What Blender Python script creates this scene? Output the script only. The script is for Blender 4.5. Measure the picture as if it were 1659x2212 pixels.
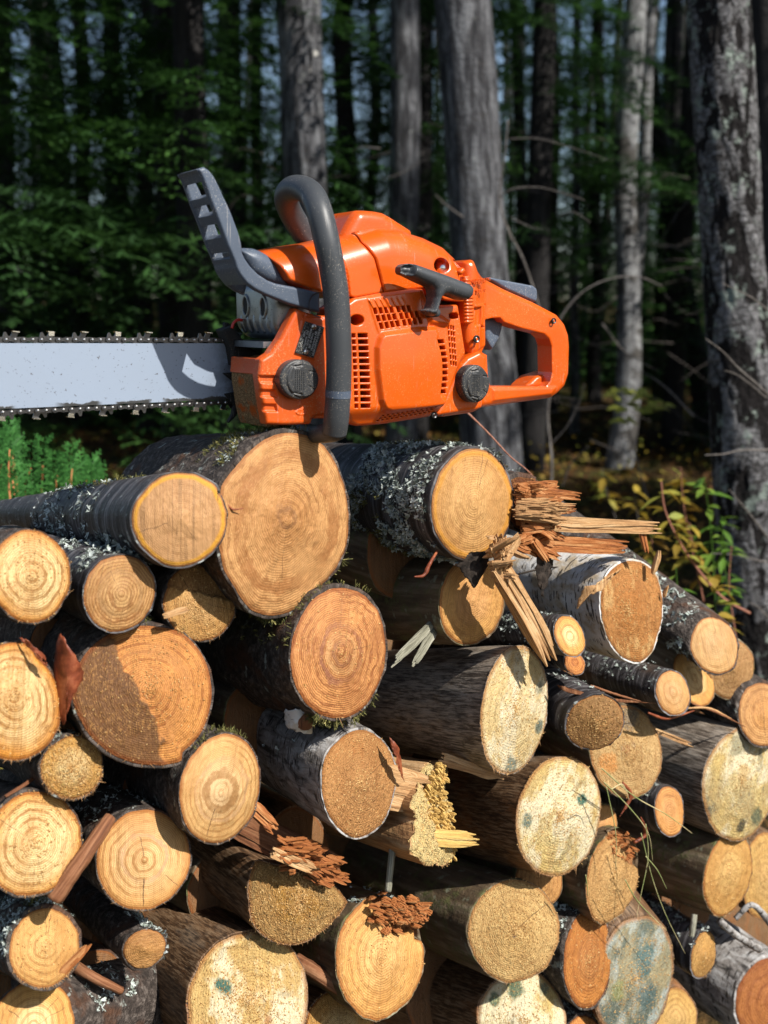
import bpy, bmesh, math, random
import numpy as np
from mathutils import Vector, Matrix
random.seed(7)
R = math.radians
for o in list(bpy.data.objects): bpy.data.objects.remove(o)
S = bpy.context.scene
COL = S.collection
# ------------------------------------------------------------------ camera
FPX = 2300.0                      # focal length in units of a 1659 x 2212 picture
CX, CY, HOR = 829.5, 1106.0, 680.0
PITCH = math.atan((CY-HOR)/FPX)
CAMZ = 1.15
cam = bpy.data.cameras.new('camera'); camo = bpy.data.objects.new('camera', cam); COL.objects.link(camo)
camo.location = (0, 0, CAMZ); camo.rotation_euler = (math.pi/2-PITCH, 0, 0)
cam.sensor_fit = 'VERTICAL'; cam.sensor_height = 36; cam.lens = FPX/2212*36
cam.clip_start = .05; cam.clip_end = 400
cam.dof.use_dof = True; cam.dof.focus_distance = 1.17; cam.dof.aperture_fstop = 5.2
S.camera = camo
# ------------------------------------------------------------------ light
SUN_EL, SUN_AZ = R(45), R(51)     # azimuth measured from straight behind the camera, towards the right
sdir = Vector((math.sin(SUN_AZ)*math.cos(SUN_EL), -math.cos(SUN_AZ)*math.cos(SUN_EL), math.sin(SUN_EL)))
w = bpy.data.worlds.new('World'); S.world = w; w.use_nodes = True
nt = w.node_tree; nt.nodes.clear()
sky = nt.nodes.new('ShaderNodeTexSky'); sky.sky_type = 'NISHITA'; sky.sun_disc = False
sky.sun_elevation = SUN_EL; sky.sun_rotation = math.atan2(sdir.x, sdir.y)
bg = nt.nodes.new('ShaderNodeBackground'); bg.inputs[1].default_value = .09
wo = nt.nodes.new('ShaderNodeOutputWorld')
nt.links.new(sky.outputs[0], bg.inputs[0]); nt.links.new(bg.outputs[0], wo.inputs[0])
sl = bpy.data.lights.new('sun', 'SUN'); sl.energy = 5.0; sl.angle = R(.53); sl.color = (1, .955, .88)
so = bpy.data.objects.new('sun', sl); COL.objects.link(so); so.location = (6, -3, 8)
so.rotation_euler = sdir.to_track_quat('Z', 'Y').to_euler()
S.view_settings.view_transform = 'Standard'; S.view_settings.look = 'None'
S.view_settings.exposure = 0.6; S.view_settings.gamma = 1; S.view_settings.use_curve_mapping = False
# ------------------------------------------------------------------ geometry of the view (used to find real positions)
CP, SP = math.cos(PITCH), math.sin(PITCH)
FWD = np.array([0, CP, -SP]); UPV = np.array([0, SP, CP]); CAMP = np.array([0, 0, CAMZ])
def ray(px, py):
    u = (px-CX)/FPX; v = (CY-py)/FPX
    return np.array([u, CP+v*SP, v*CP-SP])
PSI = R(33)                        # the front of the pile and the saw face right of the camera
NV = np.array([math.sin(PSI), -math.cos(PSI), 0.]); TV = np.array([math.cos(PSI), math.sin(PSI), 0.])
D0 = 1.10
def on_plane(px, py, k):           # point on the vertical plane k metres behind the saw's near side
    r = ray(px, py); O = np.array([0, D0, 0.])-NV*k
    t = np.dot(O-CAMP, NV)/np.dot(r, NV)
    return CAMP+r*t
def at_depth(px, py, Y):           # point at world distance Y
    r = ray(px, py); return CAMP+r*(Y/r[1])
def on_ground(px, py, z=0.):
    r = ray(px, py); return CAMP+r*((z-CAMZ)/r[2])
# ------------------------------------------------------------------ noise
def _h(ix, iy, iz, seed):
    n = (ix.astype(np.int64)*374761393+iy.astype(np.int64)*668265263+iz.astype(np.int64)*2147483647+seed*1274126177) & 0xffffffff
    n = ((n ^ (n >> 13))*1274126177) & 0xffffffff
    n = (n ^ (n >> 16)) & 0xffffffff
    return n/4294967295.0
def vn(P, seed=0):                 # value noise -1..1
    P = np.asarray(P, float); F = np.floor(P); f = P-F; f = f*f*(3-2*f)
    i = F.astype(np.int64); x, y, z = i[..., 0], i[..., 1], i[..., 2]
    fx, fy, fz = f[..., 0], f[..., 1], f[..., 2]
    def c(a, b, d): return _h(x+a, y+b, z+d, seed)
    x00 = c(0,0,0)*(1-fx)+c(1,0,0)*fx; x10 = c(0,1,0)*(1-fx)+c(1,1,0)*fx
    x01 = c(0,0,1)*(1-fx)+c(1,0,1)*fx; x11 = c(0,1,1)*(1-fx)+c(1,1,1)*fx
    return ((x00*(1-fy)+x10*fy)*(1-fz)+(x01*(1-fy)+x11*fy)*fz)*2-1
def fbm(P, o=3, seed=0):
    P = np.asarray(P, float); s = 0; a = 1.; t = 0
    for k in range(o):
        s = s+a*vn(P*(2.03**k), seed+k*17); t += a; a *= .5
    return s/t
# ------------------------------------------------------------------ objects
def tag(o, label=None, cat=None, group=None, kind=None):
    if label: o['label'] = label
    if cat: o['category'] = cat
    if group: o['group'] = group
    if kind: o['kind'] = kind
    return o
def empty(name, loc=(0,0,0), rot=None):
    o = bpy.data.objects.new(name, None); COL.objects.link(o); o.location = loc
    o.empty_display_size = .05
    if rot is not None: o.rotation_euler = rot
    return o
def mesh_obj(name, verts, faces, mats, parent=None, smooth=True, mi=None, attrs=None, mw=None):
    me = bpy.data.meshes.new(name)
    verts = np.asarray(verts, np.float32).reshape(-1, 3)
    if isinstance(faces, np.ndarray):
        nf, k = faces.shape
        me.vertices.add(len(verts)); me.vertices.foreach_set('co', verts.ravel())
        me.loops.add(nf*k); me.loops.foreach_set('vertex_index', faces.astype(np.int32).ravel())
        me.polygons.add(nf); me.polygons.foreach_set('loop_start', np.arange(0, nf*k, k, dtype=np.int32))
        me.update(calc_edges=True)
    else:
        me.from_pydata(verts.tolist(), [], faces)
    if not isinstance(mats, (list, tuple)): mats = [mats]
    for m in mats: me.materials.append(m)
    n = len(me.polygons)
    if mi is not None: me.polygons.foreach_set('material_index', np.asarray(mi, np.int32))
    me.polygons.foreach_set('use_smooth', np.full(n, bool(smooth)))
    if attrs:
        for an, av in attrs.items():
            av = np.asarray(av, np.float32)
            if av.ndim == 1:
                at = me.attributes.new(an, 'FLOAT', 'POINT'); at.data.foreach_set('value', av)
            else:
                at = me.attributes.new(an, 'FLOAT_VECTOR', 'POINT'); at.data.foreach_set('vector', av.ravel())
    me.update()
    o = bpy.data.objects.new(name, me); COL.objects.link(o)
    if parent is not None: o.parent = parent
    if mw is not None: o.matrix_local = mw
    return o
class MB:                          # collects pieces of one mesh
    def __init__(s): s.v = []; s.f = []; s.m = []; s.n = 0
    def add(s, V, F, m=0):
        V = np.asarray(V, float).reshape(-1, 3)
        s.v.append(V); s.f += [[i+s.n for i in f] for f in F]; s.m += [m]*len(F); s.n += len(V)
    def build(s, name, mats, parent=None, smooth=False):
        return mesh_obj(name, np.concatenate(s.v), s.f, mats, parent, smooth, s.m)
def frame_from(d, up=(0,0,1)):
    d = np.asarray(d, float); d = d/np.linalg.norm(d)
    a = np.cross(d, up)
    if np.linalg.norm(a) < 1e-3: a = np.cross(d, (1,0,0))
    a /= np.linalg.norm(a); b = np.cross(a, d)
    return a, b, d
def catmull(P, n):                 # resample a polyline smoothly
    P = np.asarray(P, float); m = len(P)
    Q = np.vstack([2*P[0]-P[1], P, 2*P[-1]-P[-2]]); out = []
    t = np.linspace(0, m-1-1e-9, n)
    for x in t:
        i = int(x); u = x-i; p0, p1, p2, p3 = Q[i], Q[i+1], Q[i+2], Q[i+3]
        out.append(.5*((2*p1)+(-p0+p2)*u+(2*p0-5*p1+4*p2-p3)*u*u+(-p0+3*p1-3*p2+p3)*u**3))
    return np.array(out)
def tube_data(P, rad, seg=8, sq=1.0, caps=True):
    P = np.asarray(P, float); n = len(P); rad = np.broadcast_to(np.asarray(rad, float), (n,))
    T = np.gradient(P, axis=0); T /= np.linalg.norm(T, axis=1)[:, None]+1e-12
    a, b, _ = frame_from(T[0]); V = []
    for i in range(n):
        a = a-T[i]*np.dot(a, T[i]); a /= np.linalg.norm(a); b = np.cross(T[i], a)
        for j in range(seg):
            th = 2*math.pi*j/seg
            V.append(P[i]+rad[i]*(math.cos(th)*a+math.sin(th)*b*sq))
    F = [[i*seg+j, i*seg+(j+1) % seg, (i+1)*seg+(j+1) % seg, (i+1)*seg+j] for i in range(n-1) for j in range(seg)]
    if caps: F += [list(range(seg))[::-1], [(n-1)*seg+j for j in range(seg)]]
    return np.array(V), F
def box_data(c, s, M=None):
    V = np.array([[x, y, z] for x in (-1,1) for y in (-1,1) for z in (-1,1)], float)*np.asarray(s)/2
    if M is not None: V = V@np.asarray(M).T
    return V+np.asarray(c), [[0,1,3,2],[4,6,7,5],[0,4,5,1],[2,3,7,6],[0,2,6,4],[1,5,7,3]]
# ------------------------------------------------------------------ material building
class NT:
    def __init__(s, name, rough=.6, metal=0., spec=.5):
        s.m = bpy.data.materials.new(name); s.m.use_nodes = True; s.t = s.m.node_tree
        s.b = s.t.nodes['Principled BSDF']; s.set(s.b, 'Roughness', rough); s.set(s.b, 'Metallic', metal)
        s.set(s.b, 'Specular IOR Level', spec)
    def n(s, k): return s.t.nodes.new('ShaderNode'+k)
    def set(s, nd, i, v):
        if v is None: return
        p = nd.inputs[i]
        if isinstance(v, bpy.types.NodeSocket): s.t.links.new(v, p)
        else:
            if isinstance(v, (tuple, list)) and p.type == 'RGBA' and len(v) == 3: v = (*v, 1)
            p.default_value = v
    def attr(s, name, vec=False, typ='GEOMETRY'):
        a = s.n('Attribute'); a.attribute_type = typ; a.attribute_name = name
        return a.outputs['Vector' if vec else 'Fac']
    def obj(s): return s.n('TexCoord').outputs['Object']
    def rnd(s): return s.n('ObjectInfo').outputs['Random']
    def noise(s, vec, scale, detail=3, rough=.55, dist=0, col=False):
        q = s.n('TexNoise'); s.set(q, 'Vector', vec); s.set(q, 'Scale', scale); s.set(q, 'Detail', detail)
        s.set(q, 'Roughness', rough); s.set(q, 'Distortion', dist); return q.outputs['Color' if col else 'Fac']
    def voro(s, vec, scale, feat='F1', rand=1., out='Distance'):
        q = s.n('TexVoronoi'); q.feature = feat; s.set(q, 'Vector', vec); s.set(q, 'Scale', scale)
        s.set(q, 'Randomness', rand); return q.outputs[out]
    def map(s, vec, scale=(1,1,1), rot=(0,0,0), loc=(0,0,0)):
        q = s.n('Mapping'); s.set(q, 'Vector', vec); q.inputs['Scale'].default_value = scale
        q.inputs['Rotation'].default_value = rot; q.inputs['Location'].default_value = loc; return q.outputs[0]
    def math(s, op, a, b=None, c=None, clamp=False):
        q = s.n('Math'); q.operation = op; q.use_clamp = clamp; s.set(q, 0, a); s.set(q, 1, b); s.set(q, 2, c); return q.outputs[0]
    def ramp(s, f, stops, interp='LINEAR'):
        q = s.n('ValToRGB'); s.set(q, 0, f); e = q.color_ramp; e.interpolation = interp
        while len(e.elements) < len(stops): e.elements.new(.5)
        for k, (p, c) in enumerate(stops):
            e.elements[k].position = p
            e.elements[k].color = (c, c, c, 1) if isinstance(c, (int, float)) else (*c, 1)
        return q.outputs[0]
    def step(s, f, a, b):          # smooth 0..1 between a and b
        q = s.n('MapRange'); q.interpolation_type = 'SMOOTHSTEP'
        s.set(q, 0, f); s.set(q, 1, a); s.set(q, 2, b); return q.outputs[0]
    def mix(s, f, a, b, mode='MIX'):
        q = s.n('Mix'); q.data_type = 'RGBA'; q.blend_type = mode
        s.set(q, 0, f); s.set(q, 6, a); s.set(q, 7, b); return q.outputs[2]
    def bump(s, h, strength=.5, dist=.001, nrm=None):
        q = s.n('Bump'); s.set(q, 'Height', h); s.set(q, 'Strength', strength); s.set(q, 'Distance', dist)
        if nrm is not None: s.set(q, 'Normal', nrm)
        s.set(s.b, 'Normal', q.outputs[0]); return q.outputs[0]
    def col(s, c): s.set(s.b, 'Base Color', c); return s
# ------------------------------------------------------------------ wood and bark materials
def face_mat(name, p):
    m = NT(name, .62, spec=.35); o = m.obj(); rn = m.attr('rn'); rnd = m.rnd()
    seed = p.get('seed', 0)
    oo = m.map(o, loc=(seed*1.7, seed*.9, seed*3.1))
    rr = m.attr('rr')                                   # metres from the pith
    wob = m.noise(oo, 22, 3, .5)
    wob2 = m.noise(oo, 120, 2, .5)
    ringc = m.math('ADD', m.math('MULTIPLY', rn, p.get('rings', 22)), m.math('MULTIPLY', wob, p.get('wob', 2.5)))
    ringc = m.math('ADD', ringc, m.math('MULTIPLY', wob2, .35))
    saw = m.math('FRACT', ringc)
    ring = m.math('POWER', saw, 2.4)
    rlow = m.noise(oo, 60, 2, .5)
    hs = p.get('heart', .5)
    hmask = m.step(m.math('ADD', rn, m.math('MULTIPLY', m.math('SUBTRACT', m.noise(oo, 14, 4, .6), .5), p.get('hwob', .35))), hs-.2, hs+.22)
    base = m.mix(hmask, p['c0'], p['c1'])
    # broad tone drifts
    drift = m.noise(m.map(oo, (1, .5, 1), rot=(0, 0, p.get('ang', .3))), 30, 5, .6)
    base = m.mix(m.math('MULTIPLY', m.step(drift, .4, .66), p.get('da', .5)), base, p.get('cd', (p['c1'][0]*.62, p['c1'][1]*.52, p['c1'][2]*.42)))
    # rings
    rs = m.math('MULTIPLY', ring, m.math('MULTIPLY', min(1., p.get('rs', .4)*2.1), m.step(rlow, .2, .55)))
    base = m.mix(rs, base, p.get('cr', (.42, .2, .07)))
    bigr = m.math('SINE', m.math('MULTIPLY', m.math('ADD', m.math('MULTIPLY', rn, p.get('rings', 22)/4.2), m.math('MULTIPLY', m.noise(oo, 30, 4, .6), p.get('wob', 2.5)*.55)), 6.283))
    bm2 = m.math('MULTIPLY', m.step(bigr, .1, .95), m.math('MULTIPLY', min(.8, p.get('rs', .4)*1.25+.06), m.step(m.noise(oo, 21, 3, .6), .36, .6)))
    base = m.mix(bm2, base, p.get('cr', (.2, .08, .02)))
    # saw marks
    sm = m.noise(m.map(oo, (900, 9, 30), rot=(0, 0, p.get('ang', .3))), 1, 3, .6)
    sm = m.math('ADD', m.math('MULTIPLY', sm, .6), m.math('MULTIPLY', m.noise(m.map(oo, (330, 5, 30), rot=(0, 0, p.get('ang', .3)+.05)), 1, 3, .7), .4))
    base = m.mix(m.math('MULTIPLY', m.step(sm, .48, .62), p.get('ms', .35)*1.2), base, tuple(c*.42 for c in p['c1']))
    if p.get('stain'):
        st = m.noise(m.map(oo, (1, .45, 1), rot=(0, 0, p.get('ang', .3))), p.get('sscale', 26), 5, .65)
        lo = p.get('slo', .58)
        base = m.mix(m.math('MULTIPLY', m.step(st, lo, lo+.1), p.get('samt', .8)), base, p['stain'])
    for (r0, r1, cc, am) in p.get('bands', []):
        rw = m.math('ADD', rn, m.math('MULTIPLY', m.math('SUBTRACT', m.noise(oo, 24, 5, .7), .5), .5))
        bm_ = m.math('MULTIPLY', m.step(rw, r0-.02, r0+.03), m.step(rw, r1+.03, r1-.02)); base = m.mix(m.math('MULTIPLY', bm_, m.math('MULTIPLY', am, m.step(m.noise(oo, 17, 3), .3, .55))), base, cc)
    if p.get('ledc'):
        lf = m.noise(m.map(oo, (420, 60, 30), rot=(0, 0, .15)), 1, 4, .7)
        base = m.mix(m.math('MULTIPLY', m.attr('led'), p.get('leda', .9)), base, m.mix(lf, tuple(c*.45 for c in p['ledc']), tuple(min(1, c*1.7) for c in p['ledc'])))
    if p.get('patch'):             # bleached and dusty areas
        pn = m.noise(m.map(oo, (1, .55, 1), rot=(0, 0, p.get('ang', .3))), 19, 5, .7)
        base = m.mix(m.math('MULTIPLY', m.step(pn, .46, .58), p.get('pamt', .75)), base, p['patch'])
        base = m.mix(m.math('MULTIPLY', m.step(m.noise(oo, 33, 5, .7), .58, .68), .6), base, p.get('patch2', (.2, .15, .08)))
    for (bx, by, br, bc_, am) in p.get('blobs', []):
        wv = m.n('VectorMath'); wv.operation = 'SCALE'; m.set(wv, 0, m.noise(oo, 60, 4, .7, col=True)); wv.inputs['Scale'].default_value = br*1.5
        av = m.n('VectorMath'); av.operation = 'ADD'; m.set(av, 0, m.map(o, loc=(-bx-br*.75, -by-br*.75, -br*.75))); m.set(av, 1, wv.outputs[0])
        ln = m.n('VectorMath'); ln.operation = 'LENGTH'; m.set(ln, 0, av.outputs[0])
        base = m.mix(m.math('MULTIPLY', m.step(ln.outputs['Value'], br, br*.55), am), base, bc_)
    # speckle of sawdust and torn fibres
    gate = m.step(m.noise(oo, 34, 4, .7), .38, .62)
    of = m.map(oo, (1, .38, 1), rot=(0, 0, p.get('ang', .3)))
    sp = m.noise(of, 800, 2, .7)
    sp2 = m.noise(of, 330, 4, .7)
    a = p.get('rough', .5)
    base = m.mix(m.math('MULTIPLY', m.step(sp, .52, .64), m.math('ADD', .12*a, m.math('MULTIPLY', gate, .42*a+.05))), base, p.get('chip', (min(.8, p['c1'][0]*1.45), min(.7, p['c1'][1]*1.7), min(.5, p['c1'][2]*2.0))))
    base = m.mix(m.math('MULTIPLY', m.step(sp2, .46, .33), m.math('ADD', .2*a+.04, m.math('MULTIPLY', gate, .5*a))), base, (p['c1'][0]*.36, p['c1'][1]*.26, p['c1'][2]*.2))
    # rim
    rim = m.step(m.math('ADD', rn, m.math('MULTIPLY', wob2, .03)), p.get('rimat', .93), 1.0)
    base = m.mix(m.math('MULTIPLY', rim, p.get('rim', .7)), base, p.get('crim', (.33, .13, .035)))
    if p.get('inner_ring'):
        q = m.step(m.math('ADD', rn, m.math('MULTIPLY', m.noise(oo, 16, 4, .6), .16)), .93, .99)
        base = m.mix(m.math('MULTIPLY', q, m.math('SUBTRACT', 1, rim)), base, p['inner_ring'])
    for (an, r0, r1, w0) in p.get('cracks', []):
        sx = m.n('SeparateXYZ'); m.set(sx, 0, m.map(o, rot=(0, 0, -math.radians(an)))); wv = m.math('ADD', sx.outputs[1], m.math('MULTIPLY', m.math('SUBTRACT', wob2, .5), .004))
        k = m.math('MULTIPLY', m.step(m.math('ABSOLUTE', wv), w0, w0*.4), m.math('MULTIPLY', m.step(rn, r0, r0+.05), m.step(rn, r1, r1-.06))); k = m.math('MULTIPLY', k, m.step(sx.outputs[0], 0, .002))
        base = m.mix(m.math('MULTIPLY', k, .85), base, (.05, .02, .008))
    m.col(base)
    h = m.math('ADD', m.math('MULTIPLY', sp, 1.1*a+.25), m.math('MULTIPLY', sp2, 1.6*a+.2))
    h = m.math('ADD', h, m.math('MULTIPLY', ring, -.35)); h = m.math('ADD', h, m.math('MULTIPLY', sm, -.4))
    m.bump(h, .95, .0014+.0024*a*a)
    return m.m
def bark_mat(kind, seed=0):
    m = NT(kind+'_bark', .8, spec=.3); bc = m.attr('bc', True); q = m.map(bc, loc=(seed*.37, seed*.71, seed*.13))
    if kind == 'dark':
        band = m.noise(m.map(q, (14, 14, 170)), 1, 4, .6); n2 = m.noise(q, 90, 4, .65); n3 = m.noise(q, 22, 3)
        c = m.ramp(band, [(.3, (.010, .009, .010)), (.5, (.035, .031, .032)), (.63, (.12, .112, .115)), (.74, (.27, .26, .27))])
        c = m.mix(m.step(n3, .5, .72), c, (.05, .034, .026))
        c = m.mix(m.math('MULTIPLY', m.step(n2, .6, .68), .75), c, (.36, .39, .37))
        m.col(c); m.set(m.b, 'Roughness', .48)
        m.bump(m.math('ADD', band, m.math('MULTIPLY', n2, .7)), .9, .0022)
    elif kind == 'rough':
        qd = m.n('VectorMath'); qd.operation = 'ADD'; m.set(qd, 0, m.map(q, (1, 1, .55))); wq = m.n('VectorMath'); wq.operation = 'SCALE'; m.set(wq, 0, m.noise(q, 130, 3, .7, col=True)); wq.inputs['Scale'].default_value = .016; m.set(qd, 1, wq.outputs[0]); v = m.voro(qd.outputs[0], 80, 'DISTANCE_TO_EDGE'); n2 = m.noise(q, 130, 5, .7); n3 = m.noise(q, 26, 3)
        c = m.ramp(n2, [(.3, (.016, .012, .010)), (.5, (.06, .046, .038)), (.66, (.17, .14, .12)), (.78, (.33, .31, .29))])
        c = m.mix(m.step(n3, .54, .7), c, (.085, .04, .022))
        c = m.mix(m.math('MULTIPLY', m.step(v, .05, 0), .5), c, (.008, .006, .005))
        c = m.mix(m.math('MULTIPLY', m.step(m.noise(q, 55, 4, .6), .63, .7), .8), c, (.34, .37, .33))
        m.col(c); m.bump(m.math('ADD', m.math('MULTIPLY', v, 1.2), m.math('MULTIPLY', n2, 1.4)), 1., .0035)
    elif kind == 'mossy':
        n2 = m.noise(q, 130, 5, .7); n3 = m.noise(q, 24, 3); n4 = m.noise(m.map(q, (60, 60, 7)), 1, 4, .6)
        c = m.ramp(n4, [(.3, (.03, .02, .012)), (.5, (.12, .08, .045)), (.7, (.27, .21, .14))])
        c = m.mix(m.math('MULTIPLY', m.step(n3, .44, .62), m.step(n2, .4, .6)), c, (.11, .115, .04))
        c = m.mix(m.math('MULTIPLY', m.step(m.noise(q, 60, 4, .6), .6, .7), .6), c, (.27, .29, .2))
        m.col(c); m.bump(m.math('ADD', n4, n2), .8, .002)
    elif kind in ('grey', 'brown'):
        n4 = m.noise(m.map(q, (95, 95, 15)), 1, 6, .7, .8); n3 = m.noise(m.map(q, (20, 20, 9)), 1, 4, .6); n2 = m.noise(m.map(q, (420, 420, 42)), 1, 4, .7); fl = m.noise(q, 330, 3, .7)
        if kind == 'grey':
            c = m.ramp(n4, [(.28, (.035, .026, .02)), (.43, (.11, .085, .065)), (.58, (.23, .195, .16)), (.78, (.36, .33, .29))])
            c = m.mix(m.math('MULTIPLY', m.step(n3, .52, .66), .8), c, (.035, .025, .02))
            c = m.mix(m.math('MULTIPLY', m.step(n3, .42, .3), .55), c, (.29, .2, .12))
        else:
            c = m.ramp(n4, [(.28, (.025, .013, .007)), (.48, (.09, .045, .02)), (.72, (.22, .13, .07))])
            c = m.mix(m.math('MULTIPLY', m.step(n3, .5, .66), .8), c, (.25, .1, .032))
            c = m.mix(m.math('MULTIPLY', m.step(n3, .42, .3), .5), c, (.16, .13, .1))
        c = m.mix(m.math('MULTIPLY', m.step(n2, .5, .6), .7), c, (.36, .3, .24) if kind == 'grey' else (.26, .17, .1)); c = m.mix(m.math('MULTIPLY', m.step(n2, .47, .39), .75), c, (.025, .017, .012)); c = m.mix(m.math('MULTIPLY', m.step(fl, .64, .7), .6), c, (.02, .015, .01))
        m.col(c); m.set(m.b, 'Roughness', .6); m.bump(m.math('ADD', n4, m.math('MULTIPLY', n2, .6)), .7, .0016)
    elif kind in ('birch', 'birchgrey'):
        ld = m.noise(m.map(q, (44, 44, 300)), 1, 2, .5); gate = m.noise(m.map(q, (60, 60, 50)), 1, 2)
        n3 = m.noise(q, 30, 5, .65); n2 = m.noise(q, 160, 4, .65)
        c = m.mix(m.step(n3, .4, .62), (.58, .57, .55), (.40, .32, .22))
        if kind == 'birchgrey':
            n5 = m.noise(m.map(q, (75, 75, 26)), 1, 5, .7, .6)
            c = m.ramp(n5, [(.36, (.05, .045, .042)), (.47, (.22, .2, .185)), (.6, (.36, .35, .34)), (.75, (.55, .54, .53))])
            c = m.mix(m.step(n3, .58, .68), c, (.04, .036, .033))
        k = m.math('MULTIPLY', m.step(ld, .57, .62), m.step(gate, .4, .5))
        c = m.mix(m.math('MULTIPLY', k, .9), c, (.03, .024, .02))
        c = m.mix(m.math('MULTIPLY', m.step(n2, .6, .72), .5), c, (.2, .17, .11))
        m.col(c); m.set(m.b, 'Roughness', .55)
        m.bump(m.math('ADD', m.math('MULTIPLY', k, -1.), m.math('ADD', n3, n2)), .7, .0016)
    return m.m
BARK = {k: bark_mat(k, i*3+1) for i, k in enumerate(['dark', 'rough', 'mossy', 'grey', 'brown', 'birch', 'birchgrey'])}
mt = NT('lichen_flake', .9, spec=.2); q_ = mt.noise(mt.obj(), 160, 2)
mt.col(mt.ramp(q_, [(.35, (.16, .19, .15)), (.55, (.40, .44, .41)), (.72, (.6, .64, .62))])); LICHEN = mt.m
mt = NT('moss_tuft', .9, spec=.2); q_ = mt.noise(mt.obj(), 200, 2)
mt.col(mt.ramp(q_, [(.35, (.05, .055, .02)), (.55, (.14, .13, .04)), (.72, (.3, .26, .1))])); MOSS = mt.m
mt = NT('sawdust_grains', .85, spec=.2); q_ = mt.noise(mt.obj(), 400, 2)
mt.col(mt.ramp(q_, [(.35, (.24, .11, .03)), (.5, (.48, .28, .1)), (.66, (.66, .46, .21))])); DUST = mt.m
def fibre_mat(name, c0, c1, c2):
    m = NT(name, .75, spec=.25); o = m.attr('bc', True)
    n = m.noise(m.map(o, (210, 210, 16)), 1, 5, .65, .5); n2 = m.noise(o, 160, 3)
    c = m.ramp(n, [(.3, c0), (.5, c1), (.7, c2)])
    m.col(c); m.bump(m.math('ADD', n, m.math('MULTIPLY', n2, .5)), .9, .002); return m.m
SPL_PALE = fibre_mat('pale_torn_wood', (.2, .095, .04), (.44, .25, .11), (.6, .41, .22))
SPL_RED = fibre_mat('rotten_red_wood', (.09, .022, .007), (.32, .11, .03), (.52, .27, .11))
SPL_YEL = fibre_mat('yellow_torn_wood', (.36, .2, .055), (.55, .36, .11), (.66, .48, .2))
SPL_GREY = fibre_mat('grey_splinter_wood', (.09, .085, .06), (.25, .24, .18), (.42, .4, .32))
SPL_BROWN = fibre_mat('brown_stick_wood', (.07, .025, .012), (.2, .08, .035), (.32, .16, .08))
# face recipes
def fp(**k):
    d = dict(c0=(.44, .22, .08), c1=(.46, .23, .08), rings=24, rs=.4, rough=.4); d.update(k); return d
TAN = dict(c0=(.60, .31, .115), c1=(.62, .305, .095), cr=(.2, .072, .016), crim=(.22, .07, .015))
PALE = dict(c0=(.78, .58, .28), c1=(.62, .33, .09), cr=(.27, .11, .022), crim=(.26, .075, .012))
ORANGE = dict(c0=(.50, .18, .045), c1=(.66, .27, .07), cr=(.17, .04, .007), crim=(.2, .05, .008))
DUSTY = dict(c0=(.68, .42, .15), c1=(.66, .39, .12), cr=(.24, .1, .025), rough=.75, rs=.32, ms=.25)
STAINY = dict(c0=(.68, .53, .25), c1=(.62, .43, .15), cr=(.25, .15, .05), rough=.75, rs=.2, ms=.25, stain=(.04, .10, .095), slo=.62, samt=.8, cd=(.5, .38, .18), patch=(.74, .66, .46))

def add_flakes(root, P, Nn, size, rs, mat, name, rise=.5, lobes=(3, 6), wid=.22):
    """little branching lichen or moss flakes: strips that fork and curl off the bark"""
    mb = MB()
    for p, n in zip(P, Nn):
        a, b, d = frame_from(n)
        s = size*rs.uniform(.5, 1.3); th0 = rs.uniform(0, 6.28)
        for L in range(rs.randint(lobes[0], lobes[1]+1)):
            th = th0+rs.uniform(0, 6.28); dr = math.cos(th)*a+math.sin(th)*b; sd = np.cross(d, dr)
            l = s*rs.uniform(.5, 1.1); w_ = s*wid*rs.uniform(.6, 1.3); q0 = p-d*.0004; bend = rs.uniform(-.5, .5)
            p1 = q0+dr*l*.45+d*l*rise*.45+sd*bend*l*.15; p2 = p1+(dr+sd*bend*.9)*l*.5+d*l*rise*rs.uniform(.1, .7)
            p3 = p1+(dr-sd*bend*.9-sd*.4)*l*.4+d*l*rise*rs.uniform(0, .5)
            mb.add([q0-sd*w_*.4, q0+sd*w_*.4, p1+sd*w_*.6, p1-sd*w_*.6, p2+sd*w_*.7, p2-sd*w_*.5, p3+sd*w_*.5, p3-sd*w_*.6],
                   [[0,1,2,3], [3,2,4,5], [3,2,6,7]])
    if mb.n: return tag(mb.build(name, mat, root), kind='stuff')

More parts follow.
